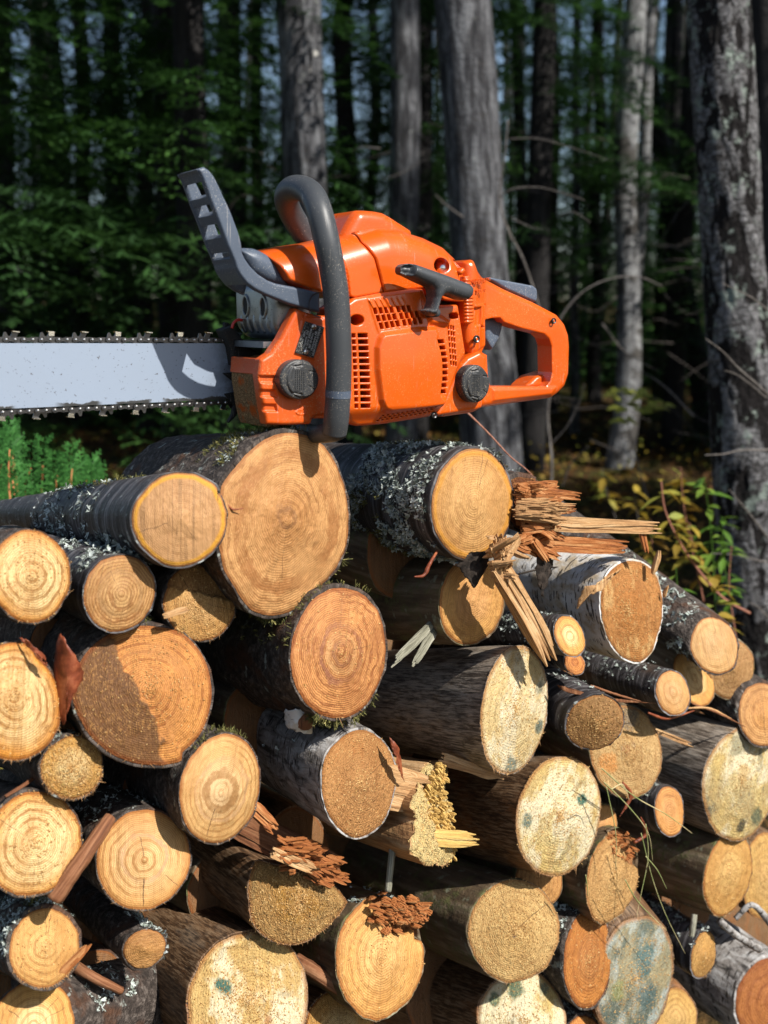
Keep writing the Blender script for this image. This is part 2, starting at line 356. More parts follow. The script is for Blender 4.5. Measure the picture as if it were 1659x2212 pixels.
LOGS = {}
def make_log(key, c, ab, tilt, back, bark, face, label, k=0., yaw=None, length=.42, taper=.9, irr=.06, thick=3.5,
             ledge=None, disp=.0007, lichen=None, moss=None, dust=0, edge=None, bdisp=None, splint=0, poly=None, pith=(0, 0), amin=12, cup=0., bmat=None, fmat=None):
    rs = np.random.RandomState(abs(hash(key)) % 9999 if False else sum(ord(ch)*(i+3) for i, ch in enumerate(key)))
    F = on_plane(c[0], c[1], k); rF = ray(*c); v = rF/np.linalg.norm(rF)
    depth = np.dot(F-CAMP, FWD)
    a_, b_ = ab
    al = max(math.acos(min(1, b_/a_)), R(amin))
    right = np.array([1., 0, 0]); up = UPV
    up_ = up-v*np.dot(up, v); up_ /= np.linalg.norm(up_); rt_ = np.cross(v, up_)
    t = R(tilt); m_ = up_*math.cos(t)+rt_*math.sin(t); q_ = rt_*math.cos(t)-up_*math.sin(t)
    N = -v*math.cos(al)+q_*math.sin(al); X = q_*math.cos(al)+v*math.sin(al); Y = m_
    Ra = a_/FPX*depth*(np.linalg.norm(rF)/1.0)**0*1.0
    # ellipse half-axes on the plane: minor image axis divided by the foreshortening of the plane
    Rx = (b_/math.cos(al))/FPX*depth; Ry = Ra
    yw = math.tan(PSI if yaw is None else R(yaw))
    rB = ray(*back); tB = (F[0]-CAMP[0]+yw*(F[1]-CAMP[1]))/(rB[0]+yw*rB[1]); Pb = CAMP+rB*tB
    D = Pb-F; D /= np.linalg.norm(D)
    M = Matrix(((X[0], Y[0], N[0], F[0]), (X[1], Y[1], N[1], F[1]), (X[2], Y[2], N[2], F[2]), (0, 0, 0, 1)))
    root = bpy.data.objects.new('log', None); COL.objects.link(root); root.matrix_world = M; root.empty_display_size = .03
    tag(root, label, 'log', 'cut logs stacked in the woodpile')
    Rm = (Rx+Ry)/2
    nt_ = int(max(56, min(170, 2*math.pi*Rm/.0026))); th = np.arange(nt_)/nt_*2*math.pi
    e0 = rs.uniform(0, 99)
    prof = 1+irr*fbm(np.stack([np.cos(th)*1.3+e0, np.sin(th)*1.3, th*0], 1), 3, 5)+irr*.25*fbm(np.stack([np.cos(th)*7+e0, np.sin(th)*7, th*0], 1), 2, 8)
    if poly is not None:           # outline given as points (picture units) round the centre
        pp = np.array(poly, float); W = []
        for (x, y) in pp:
            r_ = ray(x, y); tt = np.dot(F-CAMP, N)/np.dot(r_, N); Q = CAMP+r_*tt-F; W.append((np.dot(Q, X), np.dot(Q, Y)))
        W = np.array(W); ang = np.arctan2(W[:, 1]/Ry, W[:, 0]/Rx); o_ = np.argsort(ang); ang = ang[o_]; rad = np.hypot(W[o_, 0]/Rx, W[o_, 1]/Ry)
        tw = np.arctan2(np.sin(th), np.cos(th))
        prof = np.interp(tw, np.concatenate([ang-2*math.pi, ang, ang+2*math.pi]), np.tile(rad, 3))+irr*.5*(prof-1)
    ox, oy = Rx*np.cos(th)*prof, Ry*np.sin(th)*prof
    # ---- cut face (polar grid)
    nr = int(max(16, min(46, Rm/.0022)))
    f_ = np.linspace(0, 1, nr+1)[1:]; px_, py_ = pith[0]*Rx, pith[1]*Ry
    GX = px_+(ox-px_)[None, :]*f_[:, None]; GY = py_+(oy-py_)[None, :]*f_[:, None]
    # rings are rounder near the pith
    VX = np.concatenate([[px_], GX.ravel()]); VY = np.concatenate([[py_], GY.ravel()]); rn = np.concatenate([[0], np.repeat(f_, nt_)])
    P3 = np.stack([VX, VY, VX*0+e0], 1)
    VZ = disp*(1.6*fbm(P3*140, 3, 3)+1.0*fbm(P3*np.array([60, 8, 1])*6, 2, 9))+cup*fbm(P3*18, 2, 4)
    edgef = np.clip((rn-.93)/.07, 0, 1); VZ -= edgef**2*.0012
    led = np.zeros(len(VX))
    if ledge:                      # (angle, offset in radii, drop in metres, jitter)
        for (la, lo_, ld, lj) in ledge:
            dd = VX/Rx*math.cos(R(la))+VY/Ry*math.sin(R(la))-lo_+lj*fbm(P3*70, 3, 11)
            s_ = np.clip(dd/.035, 0, 1); VZ -= ld*s_; led = np.maximum(led, s_)
            if ld > 0: VZ -= s_*ld*.16*fbm(P3*90, 3, 21)
    Fq = [[0, 1+j, 1+(j+1) % nt_] for j in range(nt_)]
    Fq += [[1+i*nt_+j, 1+(i+1)*nt_+j, 1+(i+1)*nt_+(j+1) % nt_, 1+i*nt_+(j+1) % nt_] for i in range(nr-1) for j in range(nt_)]
    if fmat is None:
        face = dict(face); face['blobs'] = [(bx*Rx, by*Ry, br*Rm, cc, am) for (bx, by, br, cc, am) in face.get('blobs', [])]; face.setdefault('seed', rs.uniform(0, 20)); face.setdefault('ang', rs.uniform(-.6, .6)); face.setdefault('cracks', [(rs.uniform(0, 360), rs.uniform(0, .6), rs.uniform(.6, 1.05), rs.uniform(.00018, .0004)) for _ in range(rs.randint(0, 4))]); fmat = face_mat('end_grain', face)
    fo = mesh_obj('cut_face', np.stack([VX, VY, VZ], 1), Fq, fmat, root, True,
                  attrs={'rn': rn, 'rr': np.hypot(VX-px_, VY-py_), 'led': led})
    # ---- bark sleeve
    bt = thick/FPX*depth; bd = bdisp if bdisp is not None else dict(dark=.0007, rough=.0022, mossy=.0011, grey=.0006, brown=.0007, birch=.0007, birchgrey=.0014)[bark]
    Dl = np.array([np.dot(D, X), np.dot(D, Y), np.dot(D, N)])
    step = .0042 if Rm > .02 else .003
    ss = np.concatenate([[0, .0012, .003], np.arange(.006, min(length, .26), step), np.arange(.27, length, .012)])
    V = []; BC = []
    nb_ = max(48, int(nt_*.62)); tb = np.arange(nb_)/nb_*2*math.pi
    pb = np.interp(tb, np.concatenate([th, [2*math.pi]]), np.concatenate([prof, prof[:1]]))
    zedge = np.interp(tb, np.concatenate([th, [2*math.pi]]), np.concatenate([VZ[-nt_:], VZ[-nt_:][:1]]))
    rag = fbm(np.stack([np.cos(tb)*9+e0, np.sin(tb)*9, tb*0], 1), 3, 31)
    jag = rs.uniform(-1, 1, nb_)
    el = .0013 if edge is None else edge
    cx_, cy_ = np.cos(tb), np.sin(tb)
    # inner lip
    V.append(np.stack([Rx*cx_*pb*.994, Ry*cy_*pb*.994, zedge-.0008], 1)); BC.append(np.stack([Rm*cx_, Rm*cy_, tb*0], 1))
    S_ = ss[:, None]; ns_ = len(ss); tp = 1-(1-taper)*S_/max(length, .01)
    bcv = np.stack(np.broadcast_arrays((Rm*cx_)[None], (Rm*cy_)[None], S_), -1); be_ = bcv+e0
    if bark == 'rough':
        n_ = fbm(be_*np.array([75, 75, 45]), 4, 13)+.5*np.abs(fbm(be_*np.array([140, 140, 70]), 2, 14))
    elif bark == 'dark':
        n_ = .8*fbm(be_*np.array([12, 12, 150]), 3, 13)+.8*fbm(be_*30, 2, 15)
    elif bark in ('grey', 'brown'):
        n_ = .9*fbm(be_*np.array([90, 90, 8]), 3, 13)+1.2*fbm(be_*14, 2, 15)
    else:
        n_ = fbm(be_*np.array([50, 50, 60]), 4, 13)+.8*fbm(be_*16, 2, 15)
    n_ = n_+.9*fbm(be_*9, 2, 77)
    off = np.full((ns_, 1), bt); off[0] *= .8; kb = np.ones((ns_, 1)); kb[:2] = .5
    off = off*(1+.55*fbm(np.stack([cx_*2.2+e0, cy_*2.2, cx_*0], 1), 3, 51))[None]+bd*n_*kb; z0 = np.zeros((ns_, nb_)); z0[0] = zedge+el*(rag*1.6+.5*jag); z0[1] = zedge*.6+el*(rag*.7)
    x = (Rx*pb[None]*tp+off)*cx_[None]+Dl[0]*S_; y = (Ry*pb[None]*tp+off)*cy_[None]+Dl[1]*S_; z = Dl[2]*S_+z0
    V += list(np.stack([x, y, z], -1)); BC += list(bcv)
    nS = len(V); V = np.concatenate(V); BC = np.concatenate(BC)
    ii, jj = np.meshgrid(np.arange(nS-1), np.arange(nb_), indexing='ij'); j2 = (jj+1) % nb_
    Fb = np.stack([ii*nb_+jj, (ii+1)*nb_+jj, (ii+1)*nb_+j2, ii*nb_+j2], -1).reshape(-1, 4)
    bo = mesh_obj('bark' if bark not in ('grey', 'brown') else 'weathered_side', V, Fb, bmat or BARK[bark], root, True, attrs={'bc': BC})
    L = dict(root=root, M=M, Dl=Dl, Rx=Rx, Ry=Ry, Rm=Rm, bt=bt, len=length, V=V.reshape(nS, nb_, 3), ss=ss, rs=rs, outline=np.stack([ox, oy, VZ[-nt_:]], 1), X=X, Y=Y, N=N, F=F, D=D)
    LOGS[key] = L
    VV = L['V']
    def pick(count, t0, t1, s0, s1, clump=0):
        m_ = count*4; ti = (rs.uniform(t0, t1, m_) % 360)/360*nb_; si = rs.uniform(s0, s1, m_); col = ti.astype(int) % nb_
        row = 1+np.argmin(np.abs(ss[None]-si[:, None]), 1)
        if clump:
            q = fbm(np.stack([cx_[col]*3, cy_[col]*3, si*45], 1)+e0, 2, 41) >= clump-1; col, row = col[q], row[q]
        col, row = col[:count], row[:count]; p = VV[row, col]; n = p-Dl*ss[row-1][:, None]; n = n-np.outer(n@Dl, Dl)
        n /= np.linalg.norm(n, axis=1)[:, None]+1e-9; P = p+rs.normal(0, .001, p.shape)-n*.0003; Nn = n+rs.normal(0, .25, n.shape)
        return P, Nn
    if lichen:
        for (cnt, t0, t1, s0, s1, sz, cl) in lichen:
            P, Nn = pick(cnt, t0, t1, s0, s1, cl); add_flakes(root, P, Nn, sz, rs, LICHEN, 'lichen')
    if moss:
        for (cnt, t0, t1, s0, s1, sz, cl) in moss:
            P, Nn = pick(cnt, t0, t1, s0, s1, cl); add_flakes(root, P, Nn, sz, rs, MOSS, 'moss', rise=1.6, wid=.12)
    if dust:                       # torn grains standing proud of the cut face
        mb = MB()
        for _ in range(int(dust*.6)):
            i = rs.randint(1, len(VX)); 
            if led[i] > .5 and rs.rand() < .5: continue
            p = np.array([VX[i]+rs.normal(0, .001), VY[i]+rs.normal(0, .001), VZ[i]])
            l = rs.uniform(.0007, .0022); w_ = rs.uniform(.0003, .0008); th_ = rs.normal(face.get('ang', 0) if isinstance(face, dict) else 0, .7)+math.pi/2
            d = np.array([math.cos(th_), math.sin(th_), rs.uniform(-.1, .5)]); s = np.array([-math.sin(th_), math.cos(th_), 0])
            mb.add([p-s*w_, p+s*w_, p+d*l+s*w_*.6+[0, 0, .0004], p+d*l-s*w_*.6+[0, 0, .0006], p+d*l*.4+[0, 0, w_*1.6]], [[0,1,4], [1,2,4], [2,3,4], [3,0,4]])
        tag(mb.build('sawdust', DUST, root), kind='stuff')
    if splint:                     # torn slivers around the lower rim
        mb = MB()
        for _ in range(splint):
            i = rs.randint(0, nt_); tt = th[i]
            if rs.rand() < .72 and math.sin(tt) > -.15: continue
            p = L['outline'][i]*np.array([.985, .985, 1]); out = np.array([math.cos(tt), math.sin(tt), 0.])
            l = rs.uniform(.0008, .0038)*(1+1.2*(rs.rand() < .08)); w_ = rs.uniform(.0002, .0007); tn = np.array([-out[1], out[0], 0])
            d = out*rs.uniform(.3, 1)+tn*rs.normal(0, .9)+np.array([0, 0, rs.uniform(0, .9)])
            if rs.rand() < .5: d = d+np.array([0, -.5, 0])
            mb.add([p-tn*w_, p+tn*w_, p+np.array([0, 0, w_*1.2]), p+d*l], [[0,1,2], [1,3,2], [2,3,0], [0,3,1]])
        tag(mb.build('splinters', SPL_PALE, root), kind='stuff')
    return L

def px_plane_piece(): pass
# ------------------------------------------------------------------ the pile
G = make_log
def mk(*dicts, **k):
    d = {}
    for x in dicts: d.update(x)
    d.update(k); return fp(**d)
G('a1', (391,1121), (101,100), 0, (20,1112), 'dark', mk(TAN, c0=(0.47,0.254,0.107), c1=(0.47,0.25,0.101), rings=26, rs=.12, ms=.6, ang=.12, heart=.9, inner_ring=(0.533,0.251,0.0275), rough=.25, rimat=.955), 'dark banded log at the upper left with a yellow ring round its tan cut face', k=-.012, taper=.42, length=.74, thick=4.5,
  lichen=[(420,60,330,.13,.40,.006,.95),(90,200,300,.02,.15,.006,1.0)], moss=[(160,50,130,.1,.3,.0036,.9)])
G('a2', (614,1131), (200,136), 7, (380,1095), 'rough', mk(TAN, bands=[(.08,.13,(.2,.09,.035),.7),(.66,.8,(.3,.12,.035),.75)], rings=38, wob=5, rs=.34, hwob=.7, heart=.35, c0=(0.451,0.217,0.0738), c1=(0.56,0.294,0.111), ang=.0, rough=.3, ms=.15, rimat=.965), 'very large oval log end in the top row, directly under the front of the chainsaw', k=.012, taper=.92, length=.3, irr=.05, thick=7, disp=.0008, pith=(.03,.05),
  poly=[(640,936),(700,962),(738,1030),(754,1110),(750,1180),(722,1235),(690,1270),(650,1310),(592,1330),(545,1318),(510,1270),(484,1225),(474,1160),(476,1080),(480,1050),(510,1010),(545,972),(590,942)],
  moss=[(420,75,150,.002,.09,.0036,.9),(200,270,350,.0,.05,.005,.9)], lichen=[(160,75,150,.0,.08,.0045,.95)])
G('a3', (1024,1089), (118,86), 6, (745,1062), 'dark', mk(TAN, c0=(0.56,0.314,0.114), c1=(0.542,0.282,0.0872), rings=24, rs=.2, ms=.3, heart=.7, inner_ring=(0.488,0.218,0.033), ang=-1.1, rough=.35, rimat=.95), 'dark log thick with pale grey lichen, top row, right of the big oval log', k=-.004, irr=.04, thick=5, taper=1.0,
  lichen=[(1500,85,265,.012,.17,.0062,.95),(350,230,290,.01,.12,.006,.9),(300,50,100,.0,.16,.006,.8)], moss=[(300,180,290,.1,.17,.0038,.85),(150,60,110,.05,.16,.0037,.9)])
G('a4', (1022,1297), (97,69), 8, (800,1285), 'mossy', mk(TAN, c1=(0.595,0.306,0.0872), rings=20, rs=.25), 'brown mossy log wedged beneath the lichen covered log, its pale face half in shadow', k=.03, thick=4, taper=1.1)
G('b1', (68,1244), (99,84), -3, (-90,1225), 'rough', mk(PALE, rings=20, rs=.6, rough=.4, heart=.85, c1=(0.632,0.273,0.0537)), 'round pale log end with fine even rings at the left edge, second row', k=-.01, dust=350, splint=60)
G('b2', (261,1282), (83,74), 12, (110,1225), 'dark', mk(TAN, c0=(0.523,0.306,0.121), c1=(0.451,0.242,0.0872), bands=[(.5,.62,(.3,.16,.06),.9)], rings=12, wob=5, rs=.5, ang=1.25, ms=.5, stain=(.25,.13,.05), slo=.6, samt=.6, rough=.25), 'dark barked log with brown patchy rings, below the log with the yellow ring', k=.004, thick=4, lichen=[(260,60,170,.005,.16,.006,.9)], splint=30)
G('b3', (434,1300), (83,76), -5, (330,1240), 'rough', mk(PALE, c0=(0.632,0.371,0.148), c1=(0.56,0.298,0.0939), rings=22, rs=.4, rough=.7, ledc=(0.266,0.125,0.0385), leda=.8), 'small log end cut in two steps, with a torn sliver across it', k=.02, thick=3, dust=500, splint=90,
  ledge=[(72,.22,.006,.12)])
G('b4', (1356,1318), (112,74), -4, (1120,1262), 'birch', mk(DUSTY, c0=(0.451,0.177,0.0403), c1=(0.488,0.21,0.0571), stain=(.62,.4,.16), sscale=40, slo=.52, samt=.6, ang=.0), 'white birch log with black dashes and a rough orange brown cut face', k=-.01, irr=.05, thick=4, dust=900, taper=1.02, length=.3,
  poly=[(1370,1212),(1400,1222),(1422,1250),(1432,1295),(1430,1340),(1420,1375),(1408,1410),(1385,1430),(1355,1424),(1325,1395),(1306,1350),(1300,1300),(1306,1255),(1330,1225)])
G('b5', (1232,1374), (45,30), -20, (1075,1360), 'dark', mk(PALE, rings=12, rs=.4, rough=.2), 'thin dark log with a small pale end, left of the white birch face', k=-.02, thick=3, lichen=[(120,60,200,.01,.1,.005,.9)], splint=30)
G('b5b', (1242,1432), (26,20), -30, (1170,1400), 'dark', mk(ORANGE, rings=8), 'little orange log end tucked below the thin dark log beside the birch', k=.0, thick=2)
G('b6', (1545,1394), (60,48), -12, (1400,1285), 'rough', mk(PALE, c0=(0.595,0.371,0.168), c1=(0.595,0.354,0.142), rings=14, rs=.35, ms=.5, ang=-.9, rough=.2), 'dark log with a ringed pale face, right of the white birch', k=.0, thick=4, taper=1.05, bdisp=.0014, lichen=[(320,80,250,.01,.2,.006,.95)])
G('b7', (1582,1447), (64,45), 12, (1500,1400), 'mossy', mk(DUSTY, c0=(0.451,0.25,0.0939), c1=(0.47,0.266,0.107), rough=.6), 'tan log end half hidden behind the ringed pale log near the right edge', k=.03, thick=3, dust=200)
G('b8', (1455,1496), (47,35), -14, (1230,1432), 'dark', mk(PALE, c0=(0.56,0.338,0.148), c1=(0.542,0.306,0.114), rings=12, rs=.4, ms=.4, ang=-.9, rough=.2), 'slim nearly black log with a small ringed face, below the white birch', k=-.01, thick=4, taper=1.0, splint=40, lichen=[(100,60,160,.01,.2,.004,.9)])
G('b9', (1500,1466), (60,38), -25, (1420,1420), 'mossy', mk(PALE, rings=16, ms=.4, ang=.8, rough=.2), 'pale oval log end hidden behind the slim black log', k=.035, thick=2)
G('b10', (1650,1542), (68,50), -5, (1580,1500), 'rough', mk(TAN, c0=(0.56,0.266,0.0805), c1=(0.56,0.29,0.101), rings=14, ms=.5, ang=0), 'tan log end cut off by the right edge, above the big grey log', k=.0, thick=5, splint=30)
G('c0', (30,1512), (128,102), 3, (-100,1500), 'rough', mk(PALE, rings=28, rs=.6, rough=.35, heart=.8, c1=(0.632,0.25,0.0335)), 'large pale log end with orange rim at the left edge, middle row', k=-.015, dust=500, splint=120, pith=(0,.08),
  poly=[(35,1388),(62,1392),(80,1420),(102,1440),(125,1480),(132,1525),(128,1570),(105,1610),(60,1638),(10,1640),(-40,1610),(-70,1520),(-40,1420)], length=.3)
BROWNCUT = mk(ORANGE, ledc=(0.0962,0.0436,0.0165), bands=[(.5,.7,(.4,.17,.05),.6)], c0=(0.523,0.226,0.0604), c1=(0.56,0.242,0.0604), rings=34, rs=.45, rough=.45, wob=1.5)
G('c1', (306,1503), (151,149), 0, (190,1425), 'rough', BROWNCUT, 'large log end in the left middle whose lower left half is torn dark brown', k=.0, thick=6, irr=.02, dust=700, ledge=[(205,.02,-.0045,.22)], splint=90, pith=(.12,.08), moss=[(160,60,120,0,.03,.004,.9)],
  poly=[(340,1354),(395,1368),(435,1410),(456,1475),(452,1540),(430,1590),(395,1625),(392,1645),(330,1652),(265,1640),(215,1610),(175,1560),(155,1505),(162,1450),(185,1410),(235,1370),(290,1353)])
G('c2', (158,1656), (66,64), 0, (80,1625), 'rough', mk(PALE, rough=1., rs=.15, rings=14), 'small round log end with a shaggy splintered surface, below the rust red bark flake', k=.0, thick=4, dust=1100, splint=260, lichen=[(90,40,150,.0,.05,.005,.8)])
G('c3', (480,1702), (115,84), 12, (340,1640), 'rough', mk(PALE, c0=(0.686,0.467,0.242), c1=(0.632,0.371,0.142), rings=36, rs=.45, rough=.25, bands=[(.26,.42,(.3,.15,.05),.95),(.55,.62,(.42,.24,.12),.6)], cracks=[(-100,.3,.9,.0006)]), 'cream log end with a rough brown ring around its pith, left of the curling birch', k=-.01, thick=4, irr=.025, splint=50, moss=[(80,60,150,0,.03,.004,.9)], pith=(0,-.1))
G('c4', (737,1411), (140,101), 6, (440,1390), 'rough', mk(ORANGE, c0=(0.451,0.201,0.0671), c1=(0.595,0.266,0.0872), rings=30, wob=5, rs=.5, rough=.35, heart=.45, cd=(0.252,0.0858,0.0248), bands=[(.08,.17,(.2,.09,.05),.9),(.36,.44,(.26,.1,.05),.9),(.2,.3,(.6,.34,.14),.6)]), 'reddish orange log end with swirling rings in the centre of the pile', k=-.006, thick=6, irr=.04, dust=300, moss=[(260,60,180,.0,.12,.0036,.9),(160,250,330,0,.03,.005,.9)], splint=30)
G('c5', (779,1692), (118,78), 3, (455,1500), 'birchgrey', mk(DUSTY, c0=(0.451,0.217,0.0738), c1=(0.505,0.242,0.0805), rough=.9, rs=.03, ms=.05, stain=(.38,.13,.03), slo=.6, samt=.55), 'grey and white birch log with peeling curls in the middle of the pile', k=-.01, thick=4.5, irr=.05, dust=700, taper=1.1, length=.4,
  poly=[(775,1577),(815,1590),(845,1625),(857,1670),(850,1720),(835,1765),(800,1800),(770,1810),(735,1790),(708,1750),(697,1690),(702,1640),(735,1598)], lichen=[(60,60,200,.05,.25,.005,1.0)])
G('c6', (1115,1534), (138,70), 8, (770,1500), 'grey', mk(STAINY, blobs=[(.78,-.2,.16,(.03,.085,.08),.85),(.1,-.88,.2,(.03,.085,.08),.7),(.62,.4,.13,(.03,.085,.08),.5)], c0=(0.776,0.612,0.322), c1=(0.759,0.548,0.242), slo=.61, sscale=20), 'smooth grey barkless log with a chalky white face stained blue green', k=-.004, thick=1.5, irr=.03, dust=1400, splint=120, taper=.86, length=.3)
G('c7', (1210,1763), (127,88), 14, (940,1715), 'brown', mk(STAINY, blobs=[(.42,.38,.14,(.02,.12,.09),.95),(-.72,-.22,.16,(.03,.085,.08),.8),(0,0,.12,(.3,.14,.06),.7)], stain=(.07,.16,.14), sscale=14, slo=.645, samt=.9, cd=(0.407,0.297,0.154)), 'brown barkless log with a yellowish grey face and two small green stains', k=-.006, thick=1.5, irr=.03, dust=1700, splint=140, taper=1.0)
G('c8', (1285,1562), (64,54), 55, (1180,1500), 'dark', mk(DUSTY, c0=(0.379,0.193,0.0604), c1=(0.398,0.21,0.0738)), 'dark log with a dusty tan end resting against a larger dusty face', k=-.02, thick=3, dust=700, lichen=[(60,60,160,.01,.1,.004,.9)], splint=40)
G('c9', (1354,1624), (97,76), -8, (1230,1560), 'mossy', mk(DUSTY, blobs=[(-.55,-.2,.3,(.55,.22,.05),.8),(0,.05,.12,(.35,.15,.06),.8),(.2,.75,.35,(.12,.11,.09),.7)], c0=(0.542,0.338,0.134), c1=(0.578,0.371,0.155), stain=(.2,.2,.16), slo=.62, samt=.7), 'dusty yellow log end partly covered by the smaller dark log on its upper left', k=.012, thick=2, dust=1500, splint=60)
G('c10', (1602,1692), (121,73), 12, (1400,1625), 'grey', mk(STAINY, blobs=[(-.35,.6,.22,(.1,.1,.05),.6),(.25,-.72,.16,(.02,.02,.018),.9),(.62,-.5,.2,(.03,.07,.05),.8),(.0,.2,.2,(.5,.28,.06),.6)], stain=(.12,.12,.09), slo=.56, sscale=40, cd=(0.296,0.238,0.154)), 'large weathered grey log with a mottled face at the right edge of the picture', k=-.004, thick=1.5, dust=1600, splint=120, taper=.95, moss=[(60,85,110,.0,.02,.0036,.8)])
G('c11', (1448,1752), (52,30), -3, (1330,1715), 'dark', mk(TAN, c1=(0.56,0.266,0.0805), rings=10, ms=.4, rough=.3), 'small black barked log with a narrow orange face, below the two dusty ends', k=.0, thick=3, lichen=[(120,50,160,.01,.12,.005,.9)])
G('c12', (1306,1782), (42,28), 5, (1240,1750), 'mossy', mk(TAN, ms=.3), 'small tan log end peeping out right of the green stained face', k=.03, thick=2)
G('d0', (75,1822), (109,98), 5, (-60,1760), 'rough', mk(PALE, rings=24, rs=.6, rough=.45, c1=(0.632,0.282,0.0537), heart=.82), 'big pale ringed log end at lower left, left of the leaning brown stick', k=-.012, thick=5, dust=700, splint=160)
G('d1', (312,1857), (102,99), 0, (190,1775), 'rough', mk(PALE, c0=(0.686,0.451,0.201), cracks=[(-92,.36,.97,.0007),(-38,.55,.98,.0004),(100,.05,.5,.0005)], bands=[(.42,.5,(.42,.24,.13),.8)], rings=26, rs=.55, rough=.2, heart=.75, c1=(0.595,0.314,0.101)), 'cream log end with clear rings and a straight crack, right of the leaning brown stick', k=-.004, thick=4, splint=110, lichen=[(140,60,170,.0,.12,.005,.9)])
G('d2', (645,1952), (106,104), 0, (480,1835), 'brown', mk(DUSTY, c0=(0.578,0.298,0.0604), c1=(0.56,0.322,0.107), stain=(.28,.17,.06), slo=.55, sscale=34, rough=1.2), 'coarse crumbly yellow log end in the lower middle, torn rather than sawn', k=.0, thick=2, irr=.06, disp=.0022, dust=2600, splint=200, taper=.95,
  poly=[(553,1858),(590,1868),(640,1886),(690,1905),(735,1925),(750,1950),(722,1985),(690,2015),(655,2035),(610,2038),(570,2020),(545,1990),(540,1950),(538,1905)])
G('d3', (826,2066), (121,94), 4, (660,1990), 'mossy', mk(PALE, c0=(0.632,0.371,0.134), c1=(0.614,0.322,0.0939), rings=26, rs=.35, rough=.4, ledc=(0.222,0.0726,0.0193)), 'pale ringed log end with crumbled red rot along its top edge', k=.0, thick=3, dust=600, splint=90, disp=.001, ledge=[(68,.62,.012,.3)], lichen=[(100,60,130,.0,.05,.005,.9)])
G('d4', (1113,2009), (103,95), 10, (850,1905), 'mossy', mk(DUSTY, blobs=[(0,-.12,.06,(.15,.08,.05),.9)], c0=(0.595,0.371,0.134), c1=(0.614,0.387,0.148), rs=.22, rings=26, rough=.85, cracks=[(48,.1,.9,.0006),(125,.3,1.,.0004)]), 'thick mossy log with a round yellow speckled face in the lower centre', k=-.004, thick=2, dust=1900, splint=60, taper=1.05, length=.4)
G('d5', (1165,1903), (54,51), 0, (1080,1870), 'mossy', mk(TAN, c0=(0.56,0.298,0.101), c1=(0.542,0.273,0.0872), ms=.5, ang=.9), 'tan log end half hidden behind the round yellow speckled face', k=.04, thick=2)
G('d6', (1327,1893), (98,52), 14, (1200,1850), 'mossy', mk(DUSTY, c0=(0.614,0.371,0.142), c1=(0.595,0.338,0.121), rings=20, rs=.25, ledc=(0.237,0.0858,0.0275)), 'narrow oval log end with a torn brown top, crossed by dry grass stems', k=-.002, thick=2, dust=900, splint=110, ledge=[(65,.55,.009,.3)])
G('d7', (1574,1889), (90,46), 14, (1400,1830), 'mossy', mk(PALE, c0=(0.614,0.387,0.134), c1=(0.56,0.306,0.0872), rings=20, rs=.3, rough=.5), 'green stained log with a narrow golden oval face near the right edge', k=-.01, thick=2.5, dust=500, splint=170, taper=1.05)
G('d8', (1655,1893), (92,46), 4, (1600,1860), 'brown', mk(DUSTY), 'dusty log end cut off by the right edge, behind the golden oval face', k=.03, thick=2, dust=500, splint=60)
G('d9', (1273,2070), (99,50), 5, (1130,1985), 'rough', mk(ORANGE, c0=(0.488,0.21,0.0604), c1=(0.523,0.201,0.0403), rings=16, rs=.3, rough=.7, rimat=.9), 'narrow orange oval log end with grey lichened bark, lower right of centre', k=-.006, thick=5, dust=400, irr=.04, lichen=[(280,50,170,.0,.14,.005,.9)])
G('d10', (1373,2112), (128,78), 16, (1270,1975), 'brown', mk(STAINY, blobs=[(.1,.3,.35,(.03,.10,.10),.8),(.4,-.2,.3,(.05,.10,.10),.8),(-.35,-.3,.2,(.25,.26,.08),.7)], c0=(0.271,0.266,0.182), c1=(0.199,0.201,0.134), stain=(.05,.09,.085), sscale=30, slo=.45, samt=.7, patch=(.42,.46,.42), pamt=.7, chip=(0.459,0.436,0.319)), 'grey green mouldy log end with a broad blue stain, near the bottom right', k=-.002, thick=4, dust=1500, taper=1., splint=60)
G('d11', (1521,2063), (49,24), 14, (1400,1985), 'dark', mk(DUSTY, c0=(0.632,0.338,0.0939), c1=(0.595,0.322,0.0939)), 'thin grey barked log with a slim golden end at the lower right', k=.0, thick=4, dust=200, lichen=[(120,50,180,.0,.12,.005,.9)], splint=30)
G('e0', (98,2046), (78,71), -3, (-30,1985), 'rough', mk(PALE, c0=(0.632,0.378,0.134), c1=(0.614,0.338,0.107), rings=22, rs=.45, rough=.35), 'log end with shaggy orange rim at the lower left, bark crusted with white lichen', k=-.004, thick=6, splint=260, dust=250, lichen=[(500,40,190,.0,.12,.005,.9)], moss=[(50,85,110,.01,.03,.0036,.3)])
G('e1', (313,2051), (45,39), 75, (190,1945), 'rough', mk(TAN, c0=(0.451,0.226,0.0671), c1=(0.497,0.25,0.0805), rings=12, rs=.4, ms=.3), 'thin grey log with a small tan end in a dark gap at lower left', k=-.01, thick=4, lichen=[(480,40,170,.0,.14,.0045,.85)])
G('e2', (72,2218), (92,88), 0, (215,2175), 'rough', mk(PALE, rings=24, rs=.4, rough=.3), 'cream log end in the bottom left corner with scaly bark showing on its right', k=.0, yaw=-24, thick=6, lichen=[(80,0,90,.02,.1,.005,.9)])
G('e3', (539,2162), (138,131), 0, (215,1935), 'brown', mk(STAINY, blobs=[(-.42,.22,.17,(.02,.10,.08),.95),(.3,-.3,.1,(.3,.1,.04),.6)], c0=(0.595,0.387,0.134), c1=(0.542,0.354,0.128), stain=(.05,.14,.12), sscale=13, slo=.66, samt=.9, cd=(0.444,0.264,0.077)), 'very large yellow log end at the bottom with a dark green stain', k=-.015, thick=3, dust=2400, splint=200, taper=1.05, length=.5, ledge=[(112,.8,.005,.16)])
